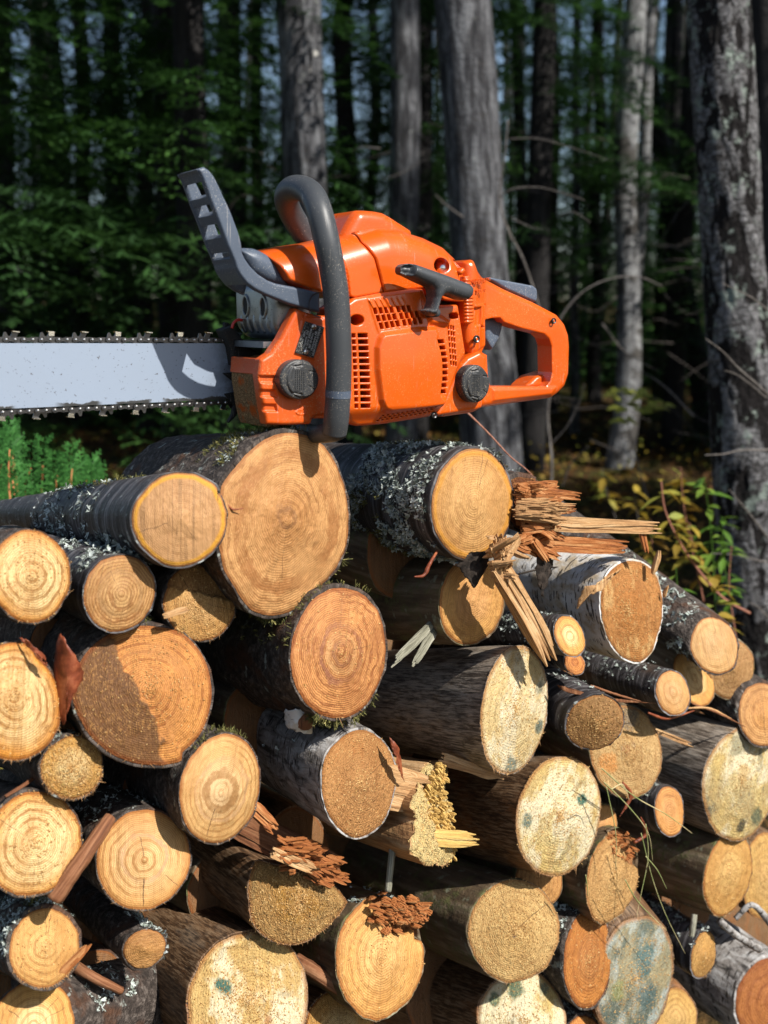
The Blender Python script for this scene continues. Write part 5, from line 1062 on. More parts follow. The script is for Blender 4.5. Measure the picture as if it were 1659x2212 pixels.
# crumbled rot over the pale ringed end
for nm, par, cx, cy, sx, sy, n, sd in (('rotten_top', 'd3', 868, 1972, 50, 16, 150, 61), ('rotten_top', 'd6', 1332, 1834, 24, 16, 80, 63)):
    mb = MA(); rs_ = np.random.RandomState(sd); r_ = LOGS[par]['root']
    for i in range(n):
        a = W(cx+rs_.normal(0, sx*.55), cy+rs_.normal(0, sy), .016-rs_.rand()*.012); fibres(mb, a+NV*-.004, a+NV*rs_.uniform(.001, .008)+TV*rs_.normal(.006, .004)+np.array([0, 0, rs_.normal(-.001, .003)]), (0,0,1), .006, .0022, 3, 2, rs_, .1, .5, rough=.4)
    o = mb.buildb(nm, SPL_RED); o.data.transform(r_.matrix_world.inverted()); o.parent = r_; tag(o, kind='stuff')
stick('branch_stick', 'smooth brown stick leaning between the two big pale ring faces at lower left', 'stick', [(238,1765,.0),(205,1815,-.012),(160,1880,-.02),(115,1942,-.02)], [12,15,16,17], SPL_BROWN, 3, 'sticks caught in the woodpile')
stick('branch_stick', 'thin upright grey stick above the pale end with crumbled rot', 'stick', [(850,1812,.02),(845,1860,.005),(838,1925,.0)], [9,8,8], SPL_GREY, 4, 'sticks caught in the woodpile')
stick('branch_stick', 'brown stick with a pale end in the bottom gap left of centre', 'stick', [(640,2075,.05),(690,2105,.02),(742,2138,.0)], [18,17,18], SPL_BROWN, 5, 'sticks caught in the woodpile')
stick('branch_stick', 'thin orange twig poking left out of the gap by the shaggy small end', 'stick', [(112,1648,.05),(60,1690,.02),(12,1720,.0)], [4,4,3], SPL_BROWN, 6, 'sticks caught in the woodpile')
stick('branch_stick', 'grey birch stick crossing the gap at the lower right corner', 'stick', [(1555,1990,-.01),(1590,2020,-.015),(1640,2050,-.012)], [12,11,13], BARK['birchgrey'], 7, 'sticks caught in the woodpile')
stick('branch_stick', 'knobbly brown stick at the right edge below the dusty end', 'stick', [(1588,1985,.0),(1625,1955,-.01),(1665,1995,-.012)], [8,9,12], BARK['birchgrey'], 8, 'sticks caught in the woodpile')
stick('branch_stick', 'short pale stub hanging under the golden oval face', 'stick', [(1500,1975,.0),(1498,1995,-.003),(1494,2022,-.004)], [9,9,8], SPL_GREY, 9, 'sticks caught in the woodpile')
stick('branch_stick', 'dark twig lying in the shadow right of the small tan end, lower left', 'stick', [(150,2080,.05),(200,2110,.02),(262,2140,.02)], [12,10,8], SPL_BROWN, 10, 'sticks caught in the woodpile')
stick('branch_stick', 'slender stub beneath the snapped log in the lower gap', 'stick', [(1080,1790,.03),(1110,1820,.02)], [9,8], SPL_BROWN, 11, 'sticks caught in the woodpile')
# bark flakes and strips
def flake(name, label, outline, k0, k1, curl, mat, thick=.0012, seed=1, group='loose bark on the pile', axis=0):
    """curled sheet of bark with its own thickness"""
    rs = np.random.RandomState(seed); o_ = np.array(outline, float); c0_ = o_.mean(0); n = 12; rings = []
    B = []; m_ = 40
    idx = np.linspace(0, len(o_), m_, endpoint=False); pts = np.array([o_[int(i)]*(1-(i % 1))+o_[(int(i)+1) % len(o_)]*(i % 1) for i in idx]); pts += rs.normal(0, 1.4, pts.shape)
    xm = pts[:, axis].min(); xM = pts[:, axis].max(); V = []
    for side in (0, 1):
        for f in np.linspace(1, 0, 7):
            for p in pts:
                q = c0_+(p-c0_)*f; t = (q[axis]-xm)/(xM-xm); kk = k0+(k1-k0)*t+curl*math.sin(t*math.pi)+.0014*fbm(np.array([[q[0]*.06, q[1]*.06, seed]]), 2, seed)[0]+side*thick
                V.append(on_plane(q[0], q[1], kk))
    F = []
    for s_ in range(2):
        for r_ in range(6):
            for i in range(m_):
                a = (s_*7+r_)*m_+i; b = (s_*7+r_)*m_+(i+1) % m_; q = [a, b, b+m_, a+m_]; F.append(q if s_ else q[::-1])
    F += [[i, (i+1) % m_, 7*m_+(i+1) % m_, 7*m_+i] for i in range(m_)]
    V = np.array(V); o = mesh_obj(name, V, F, mat, None, True, attrs={'bc': V-V.mean(0)}); origin_to(o, V.mean(0)); return tag(o, label, 'bark', group)
m = NT('inner_bark_red', .5, spec=.3); q_ = m.noise(m.obj(), 60, 5, .65); m.col(m.ramp(q_, [(.3, (.05, .012, .006)), (.5, (.19, .045, .018)), (.7, (.36, .12, .05))])); m.bump(q_, .6, .002); RBK = m.m
m = NT('outer_bark_black', .8, spec=.2); q_ = m.noise(m.obj(), 120, 5, .65); m.col(m.ramp(q_, [(.35, (.008, .006, .005)), (.7, (.06, .045, .035))])); m.bump(q_, .8, .002); KBK = m.m
flake('bark_flake', 'upright rust red bark flake between two big log ends at the left', [(127,1368),(140,1378),(150,1400),(168,1425),(182,1455),(175,1480),(160,1500),(148,1540),(135,1570),(126,1545),(120,1490),(115,1430)], .01, -.008, -.012, RBK, seed=3)
flake('bark_flake', 'small curled red bark piece on the rim of the large pale left log end', [(40,1376),(62,1384),(92,1412),(104,1440),(96,1436),(80,1420),(55,1392)], -.004, -.012, -.006, RBK, seed=4)
flake('bark_flake', 'black hanging triangle of bark under the lichen covered log', [(985,1200),(1065,1188),(1050,1230),(1024,1272),(1005,1245),(990,1225)], -.004, -.012, -.004, KBK, seed=5)
flake('bark_flake', 'dark brown bark point hanging over the back of the white birch log', [(1160,1200),(1196,1208),(1190,1240),(1172,1290),(1162,1262),(1156,1230)], -.004, -.004, -.004, KBK, seed=6)
flake('bark_flake', 'tan curl of bark peeling over the side of the white birch log', [(1300,1252),(1288,1262),(1262,1268),(1250,1290),(1246,1318),(1252,1300),(1272,1285),(1300,1275),(1330,1240),(1345,1228),(1325,1236)], -.006, -.012, -.012, SPL_PALE, seed=7)
flake('bark_flake', 'white paper bark curl round a brown knot on the peeling birch', [(614,1534),(640,1528),(662,1540),(664,1560),(678,1566),(674,1585),(640,1582),(618,1568),(614,1552)], .02, .012, -.012, bark_mat('birch', 9), seed=8)
flake('bark_flake', 'reddish bark strip edging the right rim of the tan birch face', [(840,1590),(858,1608),(866,1640),(874,1690),(864,1670),(856,1640),(846,1612)], -.008, -.004, -.006, RBK, seed=9)
flake('bark_flake', 'thin brown bark peeling above the two dusty ends', [(1200,1478),(1260,1496),(1330,1512),(1420,1520),(1350,1518),(1290,1512),(1230,1498)], .0, -.01, -.008, SPL_BROWN, seed=10)
uk = MA(); rs_ = np.random.RandomState(71); a = W(657,1556,.008)
V, F = tube_data(np.array([a-NV*.01, a, a+NV*.007]), np.array([.012,.011,.0085]), 14); V = V+.0012*fbm(V*180, 2, 3)[:, None]; uk.addb(V, F, V-a); o = uk.buildb('wood_knot', SPL_BROWN, None, True); origin_to(o, a); tag(o, 'round brown knot stub on top of the peeling birch', 'knot')
# frayed bark strips, each a thing one could lift away
strips = [([(945,1190,-.0),(930,1215,-.008),(916,1242,-.01),(895,1246,-.012)], 5, RBK, 'curled red bark strip hanging left below the lichen covered log'),
          ([(1275,1480,.0),(1330,1500,-.01),(1385,1515,-.012)], 4, SPL_BROWN, 'brown shred above the larger dusty face'),
          ([(1400,1540,-.01),(1440,1552,-.014),(1500,1535,-.016)], 5, RBK, 'rust shred under the slim black log'),
          ([(1480,1530,-.01),(1530,1530,-.012),(1580,1552,-.008)], 4, SPL_PALE, 'pale shred right of the slim black log'),
          ([(1495,1520,-.01),(1550,1540,-.012),(1610,1570,-.008)], 4, SPL_BROWN, 'long thin shred above the big weathered grey log'),
          ([(1345,1690,-.014),(1362,1720,-.016),(1338,1765,-.018)], 6, RBK, 'rust bark shred below the larger dusty face'),
          ([(1370,1820,-.014),(1395,1800,-.016),(1384,1765,-.014)], 7, RBK, 'curled rust bark shred above the narrow oval log end'),
          ([(488,1085,-.01),(502,1100,-.012),(526,1098,-.014)], 2.6, RBK, 'fine dark bark curl between the yellow ringed log and the big oval one')]
for i, (pts, r_, mt_, lb) in enumerate(strips): stick('bark_strip', lb, 'bark', pts, [r_*.6, r_, r_*.9, r_*.3], mt_, 80+i, 'frayed bark strips', seg=6, bumpy=.5)
# dry grass stems
m = NT('dry_grass', .7); m.col(m.mix(m.step(m.noise(m.obj(), 20, 2), .4, .6), (.5, .42, .22), (.2, .26, .08))); GRS = m.m
gl = [([(1305,1690),(1360,1745),(1400,1800),(1410,1860)],'long pale grass stem arching over the two dusty ends'), ([(1310,1700),(1330,1800),(1330,1880)],'grass stem dropping straight before the narrow oval end'),
      ([(1300,1660),(1370,1720),(1440,1760),(1495,1800)],'grass stem reaching right beneath the small orange face'), ([(1395,1780),(1400,1850),(1385,1930),(1375,1980)],'grass stem curving down past the narrow oval end'),
      ([(1385,1800),(1410,1900),(1440,1980),(1480,2060)],'longest green grass stem trailing down to the slim golden end'), ([(1395,1850),(1420,1880),(1440,1920)],'short grass stem right of the narrow oval end'),
      ([(1350,1900),(1380,1950),(1440,2010)],'green grass stem crossing above the mouldy face'), ([(1265,1890),(1268,1910),(1270,1935)],'tiny pale fibre hanging under the green stained face'), ([(1320,1705),(1345,1695),(1360,1730)],'looped grass stem under the larger dusty face')]
for i, (pts, lb) in enumerate(gl): stick('grass_stem', lb, 'grass stem', [(x, y, -.03-.004*i) for x, y in pts], [1.7,1.5,.8], GRS, 90+i, 'dry grass stems over the pile', seg=4, bumpy=0)
# ------------------------------------------------------------------ ground
m = NT('forest_floor', .95, spec=.1); o_ = m.obj(); n1 = m.noise(o_, 2.2, 5, .65); n2 = m.noise(o_, 26, 4, .7); n3 = m.noise(o_, 9, 4, .7)
c = m.ramp(n2, [(.3, (.012, .008, .004)), (.5, (.045, .027, .012)), (.66, (.14, .075, .025)), (.78, (.25, .15, .045))])
c = m.mix(m.math('MULTIPLY', m.step(n1, .45, .6), .8), c, m.ramp(n3, [(.35, (.015, .02, .006)), (.65, (.07, .075, .016))])); m.col(c); m.bump(n2, 1., .03); FLOOR = m.m
xs = np.concatenate([np.linspace(-70, -8, 24), np.linspace(-7.5, 9, 90), np.linspace(10, 70, 24)]); ys = np.concatenate([np.linspace(-60, -2, 20), np.linspace(-1.5, 14, 90), np.linspace(15, 110, 40)])
gx, gy = np.meshgrid(xs, ys, indexing='ij'); gz = .16*fbm(np.stack([gx*.35, gy*.35, gx*0], -1), 3, 5)+.03*fbm(np.stack([gx*3, gy*3, gx*0], -1), 3, 6)+np.clip(gy-12, 0, 60)*.035
nx_, ny_ = gx.shape; ii, jj = np.meshgrid(np.arange(nx_-1), np.arange(ny_-1), indexing='ij')
F = np.stack([ii*ny_+jj, (ii+1)*ny_+jj, (ii+1)*ny_+jj+1, ii*ny_+jj+1], -1).reshape(-1, 4)
tag(mesh_obj('ground', np.stack([gx, gy, gz], -1).reshape(-1, 3), F, FLOOR, None, True), kind='structure')
def gh(x, y): return float(.16*fbm(np.array([[x*.35, y*.35, 0]]), 3, 5)[0]+.03*fbm(np.array([[x*3, y*3, 0]]), 3, 6)[0]+max(0, y-12)*.035)
# fallen leaves
rs_ = np.random.RandomState(3); n = 9000; lx = rs_.uniform(-3.5, 5.5, n); ly = rs_.uniform(2.0, 12, n); P = np.stack([lx, ly], 1)
lz = .16*fbm(np.stack([lx*.35, ly*.35, lx*0], -1), 3, 5)+.03*fbm(np.stack([lx*3, ly*3, lx*0], -1), 3, 6)+.012
V = []; 
th = rs_.uniform(0, 6.28, n); sz = rs_.uniform(.018, .05, n); tl = rs_.normal(0, .45, (n, 2))
for (u, v_) in ((-1, 0), (-.2, -.5), (1, 0), (-.2, .5)):
    V.append(np.stack([lx+sz*(u*np.cos(th)-v_*np.sin(th)), ly+sz*(u*np.sin(th)+v_*np.cos(th)), lz+sz*(u*tl[:, 0]+v_*tl[:, 1])], 1))
V = np.stack(V, 1).reshape(-1, 3); F = np.arange(n*4).reshape(-1, 4)
m = NT('fallen_leaf', .7, spec=.2); rr = m.noise(m.obj(), 5, 5, .9); w1 = m.n('TexWhiteNoise'); m.set(w1, 'Vector', m.map(m.obj(), (9, 9, 0)))
m.col(m.ramp(m.attr('tint'), [(.0, (.04, .02, .01)), (.35, (.1, .045, .015)), (.6, (.2, .1, .025)), (.8, (.28, .2, .04)), (1., (.16, .17, .04))])); LEAFM = m.m
tag(mesh_obj('fallen_leaves', V, F, LEAFM, None, False, attrs={'tint': np.repeat(rs_.rand(n), 4)}), 'brown and yellow leaves strewn over the forest floor', 'leaves', kind='stuff')
# ------------------------------------------------------------------ trunks
def trunk_mat(name, kind):
    m = NT(name, .85, spec=.2); o = m.attr('bc', True)
    n1 = m.noise(m.map(o, (26, 26, 5)), 1, 5, .7, .5); n2 = m.noise(o, 60, 4, .7); n3 = m.noise(o, 6, 3); ln = m.noise(m.map(o, (14, 14, 130)), 1, 3)
    if kind == 'grey': c = m.ramp(n1, [(.34, (.012, .012, .014)), (.48, (.05, .05, .055)), (.64, (.17, .174, .185))]); c = m.mix(m.math('MULTIPLY', m.step(ln, .6, .66), .7), c, (.04, .035, .03))
    elif kind == 'dark': c = m.ramp(n1, [(.3, (.008, .0075, .008)), (.6, (.026, .024, .024)), (.8, (.06, .057, .058))])
    elif kind == 'birch': c = m.mix(m.step(n1, .4, .6), (.3, .305, .31), (.1, .1, .105)); c = m.mix(m.step(ln, .56, .62), c, (.03, .026, .022)); c = m.mix(m.step(n3, .55, .62), c, (.07, .065, .06))
    else:
        qd = m.n('VectorMath'); qd.operation = 'ADD'; m.set(qd, 0, m.map(o, (1, 1, .45))); wq = m.n('VectorMath'); wq.operation = 'SCALE'; m.set(wq, 0, m.noise(o, 30, 4, .7, col=True)); wq.inputs['Scale'].default_value = .07; m.set(qd, 1, wq.outputs[0]); v = m.voro(qd.outputs[0], 26, 'DISTANCE_TO_EDGE'); c = m.ramp(n2, [(.3, (.04, .037, .038)), (.46, (.12, .117, .12)), (.62, (.26, .258, .265))])
        c = m.mix(m.math('MULTIPLY', m.step(v, .09, .0), m.step(m.noise(o, 9, 3), .4, .55)), c, (.012, .009, .008)); c = m.mix(m.math('MULTIPLY', m.step(ln, .57, .62), .8), c, (.025, .02, .018))
        c = m.mix(m.step(m.attr('plate'), .1, -.22), c, (.010, .008, .008))
        c = m.mix(m.math('MULTIPLY', m.step(m.noise(o, 16, 5, .75), .56, .64), .85), c, (.27, .32, .28)); n1 = m.math('ADD', m.math('MULTIPLY', v, 2), n2)
    if kind == 'grey': c = m.mix(m.math('MULTIPLY', m.step(m.noise(o, 9, 5, .75), .6, .68), .6), c, (.3, .32, .3))
    m.col(c); m.bump(m.math('ADD', n1, n2), 1., .012); return m.m
TM = {k: trunk_mat(k+'_trunk_bark', k) for k in ('grey', 'dark', 'birch', 'flaky')}
def trunk_mesh(pts, rads, mat, seed, disp=.06, seg=20, n=60, parent=None, name='trunk', bend=0):
    P = catmull(np.array(pts, float), n); rad = np.interp(np.linspace(0, 1, n), np.linspace(0, 1, len(rads)), rads)
    V, F = tube_data(P, rad, seg); c_ = np.repeat(P, seg, 0); r_ = np.repeat(rad, seg)
    cs = np.tile(np.cos(np.arange(seg)/seg*6.2832), n)*r_; sn = np.tile(np.sin(np.arange(seg)/seg*6.2832), n)*r_; Ls = np.repeat(np.concatenate([[0], np.cumsum(np.linalg.norm(np.diff(P, axis=0), axis=1))]), seg)
    bc = np.stack([cs, sn, Ls], 1); nn = fbm((bc+seed)*np.array([22, 22, 7]), 3, seed)
    pl = nn*0
    if mat == TM['flaky']:
        pl = fbm((bc+seed)*np.array([34, 34, 9])+.6*fbm((bc+seed)*20, 2, 9)[:, None], 4, 71); pl = np.clip(pl*3.2, -1, .42); nn = pl*1.0+.35*nn+.3*fbm((bc+seed)*np.array([120, 120, 260]), 2, 72)
    V = c_+(V-c_)*(1+disp*nn)[:, None]; return mesh_obj(name, V, F, mat, parent, True, attrs={'bc': bc+seed, 'plate': pl})
# ------------------------------------------------------------------ conifer foliage
def needle_mat(name, c0, c1, c2, tr=.25):
    m = NT(name, .6, spec=.25); t = m.attr('tint'); c = m.ramp(t, [(0, c0), (.55, c1), (1, c2)]); m.col(c)
    ts = m.n('BsdfTranslucent'); m.set(ts, 'Color', c); mx = m.n('MixShader'); m.set(mx, 0, tr); out = m.t.nodes['Material Output']
    m.t.links.new(m.b.outputs[0], mx.inputs[1]); m.t.links.new(ts.outputs[0], mx.inputs[2]); m.t.links.new(mx.outputs[0], out.inputs[0]); return m.m
NEED = needle_mat('spruce_needles', (.014, .034, .012), (.032, .084, .020), (.07, .16, .03))
CEDAR = needle_mat('cedar_green', (.035, .12, .025), (.07, .24, .05), (.13, .36, .08), .4)
def spruce(h0, h1, Lmax, seed, per=6, dz=.24, dens=1., sub=8, droop=.35):
    """all the boughs of one conifer: flat drooping sprays of little needle shoots"""
    rs = np.random.RandomState(seed); Q = []; T = []
    z = h0
    while z < h1:
        f = (z-h0)/(h1-h0); L_ = Lmax*(1-.85*f**1.2)*rs.uniform(.75, 1.1)
        for b in range(per):
            if rs.rand() > dens: continue
            th = rs.uniform(0, 6.28); l = L_*rs.uniform(.55, 1.15); dr = np.array([math.cos(th), math.sin(th), 0]); sd = np.array([-dr[1], dr[0], 0]); z0 = z+rs.normal(0, .08)
            tint0 = rs.rand()*.6; up0 = rs.uniform(.1, .35)
            n = max(5, int(l/.062))
            for i in range(n):
                g = (i+rs.rand()*.6)/n
                if g < .12: continue
                p = dr*l*g+np.array([0, 0, z0+up0*l*g-droop*l*g*g*1.6]); tl = (.34*l*(1-g)**.8+.05)*rs.uniform(.6, 1.1)
                for s_ in (-1, 1):
                    d = sd*s_*.85+dr*.6+np.array([0, 0, rs.normal(-.22, .12)]); d /= np.linalg.norm(d); w_ = np.cross(d, (0,0,1)); w_ /= np.linalg.norm(w_)+1e-9
                    ww = .008
                    Q.append([p-w_*ww, p+d*tl*.5-w_*ww*1.3, p+d*tl, p+d*tl*.5+w_*ww*1.3]); T.append(tint0+.3*rs.rand())
                    for k in range(sub):
                        q = p+d*tl*(k+.6)/sub; e = d*.7+w_*(1 if (k+i) % 2 else -1)*.8+np.array([0, 0, rs.normal(0, .25)]); e /= np.linalg.norm(e)
                        sl_ = tl*.38*(1-k/sub*.6)*rs.uniform(.6, 1.2)+.015; x = np.cross(e, (0,0,1)); x = x/(np.linalg.norm(x)+1e-9)*.006
                        Q.append([q-x, q+e*sl_*.5-x*1.5, q+e*sl_, q+e*sl_*.5+x*1.5]); T.append(tint0+.4*rs.rand())
        z += dz*rs.uniform(.7, 1.3)
    V = np.array(Q).reshape(-1, 3); return V, np.arange(len(V)).reshape(-1, 4), np.repeat(np.array(T), 4)
protoF = []
for i, (h0, h1, Lm, sd, per, dens) in enumerate([(.7, 7.5, 1.7, 1, 6, .9), (1.8, 8, 1.5, 2, 6, .85), (.25, 5, 1.25, 3, 7, .95)]):
    V, F, T = spruce(h0, h1, Lm, sd, per, .26, dens); me_ = mesh_obj('crown', V, F, NEED, None, False, attrs={'tint': T}); protoF.append(me_)
usedF = set()
def crown_copy(i, parent, loc=(0,0,0), rz=0, sc=1.):
    pr = protoF[i]
    if i in usedF: o = pr.copy(); COL.objects.link(o)
    else: o = pr; usedF.add(i)
    o.parent = parent; o.location = loc; o.rotation_euler = (0, 0, rz); o.scale = (sc, sc, sc); return o
def tree_at(name, label, cat, P, tops, rads, mat, seed, group=None, crown=None, seg=20, n=60, disp=.06):
    """P foot on the ground; tops = further points of the trunk, relative"""
    t = empty(name, P); tag(t, label, cat, group)
    trunk_mesh([(0,0,-.1)]+[tuple(q) for q in tops], rads, TM[mat], seed, disp, seg, n, t)
    if crown: crown_copy(crown[0], t, crown[1], crown[2], crown[3])
    return t
def lean(px0, py0, px1, py1, Y, up=9.):
    """foot and top of a trunk at distance Y whose centre passes two picture points"""
    A = at_depth(px0, py0, Y); B = at_depth(px1, py1, Y); s = (B-A)/(B[2]-A[2]); z0 = gh(A[0], A[1]); foot = A+s*(z0-A[2]); return foot, s
# trunks named by what they look like
def ptrunk(label, px0, py0, px1, py1, Y, wpx, mat, seed, crown=None, h=8., flare=1.15, name='tree', n=70, seg=22, group='trees of the forest edge', disp=.06, wig=.0):
    foot, s = lean(px0, py0, px1, py1, Y); r = wpx/2/FPX*Y*CP*1.0
    rs = np.random.RandomState(seed); tops = [tuple(s*z+np.array([rs.normal(0, wig), rs.normal(0, wig), 0])) for z in (.6, 1.4, 2.2, 3.2, 4.5, h)]
    return tree_at(name, label, 'tree', tuple(foot), tops, [r*flare*1.2, r*flare, r*1.02, r, r*.95, r*.85, r*.5], mat, seed, group, crown, seg, n, disp)
t = ptrunk('straight dark grey trunk with a white blaze, behind the front handle of the chainsaw', 646, 0, 662, 520, 5.4, 92, 'grey', 11, (1, (0,0,4.6), .4, 1.15))
bz = MB()
for (px, py, w_, h_) in ((655,115,64,16), (661,152,20,20)):
    A = at_depth(px, py, 5.4-.098); pts = []
    for i in range(24):
        a = i/24*6.283; u = math.copysign(abs(math.cos(a))**.7, math.cos(a))*w_/2; v_ = math.copysign(abs(math.sin(a))**.7, math.sin(a))*h_/2
        q = at_depth(px+u, py+v_, 5.4-.098+ (u/46)**2*.05); pts.append(q)
    pts = np.array(pts); V = np.concatenate([pts, pts+np.array([0, .012, 0])]); b2 = MB(); b2.add(V-np.array(t.location), [list(range(24))]+[[i, 24+i, 24+(i+1) % 24, (i+1) % 24] for i in range(24)])
    m = NT('white_blaze', .9); m.col((.42, .41, .38)); b2.build('blaze_mark', m.m, t)
ptrunk('slim mottled grey trunk rising just left of the thick one, above the orange saw', 872, 0, 868, 480, 6.2, 62, 'grey', 12, (1, (0,0,5.0), 1.4, 1.0), wig=.02)
ptrunk('thickest grey trunk of the middle, lit on its right, behind the saw body', 992, 0, 1062, 900, 4.6, 118, 'grey', 13, (0, (0,0,6.0), 2.4, 1.1), wig=.01)
ptrunk('pale birch trunk with mossy foot, standing further back right of the saw', 1388, 0, 1336, 985, 8.2, 48, 'birch', 14, (1, (0,0,4.2), 3.4, 1.2), wig=.03)
ptrunk('second thin pale stem beside the birch at the top of the picture', 1412, 0, 1392, 330, 8.8, 24, 'birch', 15, None, wig=.02)
T5 = ptrunk('big flaky barked trunk with blue green lichen at the right edge, nearest of all', 1552, 0, 1612, 1050, 3.1, 126, 'flaky', 16, (0, (0,0,6.5), 4.4, 1.0), n=420, seg=120, disp=.05)
ptrunk('shadowed brown trunk cut off by the right edge, behind the flaky one', 1655, 0, 1672, 1000, 4.4, 70, 'dark', 17, (1, (0,0,5.4), 5.4, 1.1))
ptrunk('thin dark trunk leaning left behind the flaky barked one', 1425, 300, 1512, 820, 10.5, 40, 'dark', 18, None)
thin = [(15,4,18,9.5,30,'dark','black trunk at the left edge of the picture'),(82,0,80,15,22,'birch','white birch stem far off at the left'),(170,0,176,11,34,'dark','dark trunk behind the left boughs'),(238,0,240,12.5,24,'dark','thin black trunk behind the left boughs'),
        (318,0,316,10.5,36,'dark','thicker black trunk between the left boughs'),(376,0,379,16,20,'birch','faint whitish stem far behind the bar'),(432,0,436,11.5,28,'dark','dark trunk left of the hand guard'),(492,0,505,9.6,52,'dark','broad shadowy trunk behind the hand guard'),
        (556,0,552,13,26,'dark','thin trunk between hand guard and blazed trunk'),(748,0,756,9.2,40,'dark','dark trunk between the blazed and the mottled one'),(800,0,812,12,24,'grey','faint grey stem left of the mottled trunk'),
        (1120,0,1128,11,26,'dark','dark stem right of the thickest trunk'),(1196,0,1190,12.5,24,'dark','thin dark stem in the gloom above the rear handle'),(1243,0,1240,10.5,18,'grey','thin greyish dead stem in the gloom'),
        (1292,0,1285,13,26,'dark','dark stem left of the pale birch'),(1460,0,1452,12,30,'dark','dark stem left of the flaky trunk')]
for i, (x0, _, x1, Y, w_, mt_, lb) in enumerate(thin):
    ptrunk(lb, x0, 0, x1, 900, Y, w_, mt_, 30+i, None if i % 2 else (i % 3, (0, 0, [.2, .4, .6][i % 3]), i*1.3, 1.0+.1*(i % 4)), n=30, seg=12, wig=.02, group='thin trunks deeper in the wood')
# green conifers whose boughs hang in view
sp = [(-2.0,4.7,0,2.6,'leafier spruce whose light green boughs hang before the others at the upper left'),(-1.0,5.7,0,.3,'spruce with drooping sprays above the hand guard'),(.25,8.4,1,3.7,'spruce seen between the blazed trunk and the mottled one'),(-2.6,6.6,0,.5,'spruce with broad dark green boughs at the left edge'),(-1.5,7.6,0,1.9,'spruce with layered boughs left of the hand guard'),(-.6,9.2,1,2.2,'spruce behind the hand guard'),(-3.9,9.6,2,.2,'lower spruce deeper at the far left'),
      (.35,10.2,1,4.1,'spruce filling the gap between the slim trunks'),(1.1,7.9,1,.9,'spruce with high boughs between the thick trunk and the birch'),(2.6,9.6,0,3.1,'spruce behind the birch at the right'),(-2.4,12,1,5.1,'spruce deeper behind the left boughs'),
      (3.9,8.2,0,1.1,'spruce behind the flaky trunk'),(1.0,12.2,2,2.1,'dark young spruce far behind the saw'),(-1.0,5.9,2,.8,'young spruce low behind the guide bar'),(2.9,6.3,2,2.9,'young spruce in front of the birch foot'),(-2.5,4.4,2,1.2,'low young spruce at the left behind the cedar')]
for i, (x, y, pr, rz, lb) in enumerate(sp):
    z0 = gh(x, y); t = empty('spruce_tree', (x, y, z0)); tag(t, lb, 'tree', 'spruces of the wood'); h_ = [7.5, 8, 5][pr]
    s_ = [1.0, 1.05, .8][pr] if i < 13 else [1, 1, .34, ][2]*(1+.25*(i % 3)); trunk_mesh([(0,0,-.1),(0.02,0,h_*.5*s_),(0,0,h_*s_)], [.09*s_+.01,.06*s_+.01,.01], TM['dark'], 60+i, .05, 10, 20, t)
    crown_copy(pr, t, (0, 0, 0), rz, s_)
# unseen trees added right of the picture to keep the wood in shade
shd = [(3.7,4.2,0,1.25),(3.0,2.9,2,.9),(6.5,1.4,0,1.5),(5.2,3.4,1,1.2),(4.6,8.2,0,1.4),(7.2,6.2,0,1.5),(5.4,9.6,0,1.4),(9.5,5.8,0,1.6)]
for i, (x, y, pr, s_) in enumerate(shd):
    t = empty('spruce_tree', (x, y, gh(x, y))); tag(t, 'unseen spruce added right of the picture to shade the wood', 'tree', 'shade spruces added outside the picture')
    crown_copy(pr, t, (0, 0, 0), i*1.1, s_); trunk_mesh([(0,0,-.1),(0,0,4*s_),(0,0,7.5*s_)], [.13,.09,.01], TM['dark'], 90+i, .05, 10, 14, t)
# the far wood, one mass
V_ = []; T_ = []; rs_ = np.random.RandomState(8); base = [spruce(.4, 9, 1.9, 21, 5, .42, .9, 3), spruce(1.6, 10, 1.7, 22, 5, .42, .85, 3)]
for i in range(120):
    y = rs_.uniform(13, 34); x = rs_.uniform(-.42, .46)*y*1.15 if i < 64 else rs_.choice([-1, 1])*rs_.uniform(.5, 1.15)*y; b = base[i % 2]; a = rs_.uniform(0, 6.28); s_ = rs_.uniform(.8, 1.2)
    c_, s2 = math.cos(a)*s_, math.sin(a)*s_; B = b[0]; V_.append(np.stack([B[:, 0]*c_-B[:, 1]*s2+x, B[:, 0]*s2+B[:, 1]*c_+y, B[:, 2]*s_+gh(x, y)], 1)); T_.append(b[2]*.7)
V = np.concatenate(V_); tag(mesh_obj('far_wood', V, np.arange(len(V)).reshape(-1, 4), NEED, None, False, attrs={'tint': np.concatenate(T_)}), 'dark mass of conifers filling the depth of the wood', 'wood', kind='stuff')
mbt = MB()
for i in range(60):
    y = rs_.uniform(12, 36); x = rs_.uniform(-.42, .46)*y*1.15; r_ = rs_.uniform(.05, .13); z0 = gh(x, y); mbt.add(*tube_data(np.array([[x, y, z0-.1], [x+rs_.normal(0, .1), y, z0+4], [x+rs_.normal(0, .2), y, z0+9]]), [r_, r_*.8, r_*.4], 7))
tag(mbt.build('far_trunks', TM['dark'], None, True), 'crowd of thin dark trunks deep in the wood', 'wood', kind='stuff')
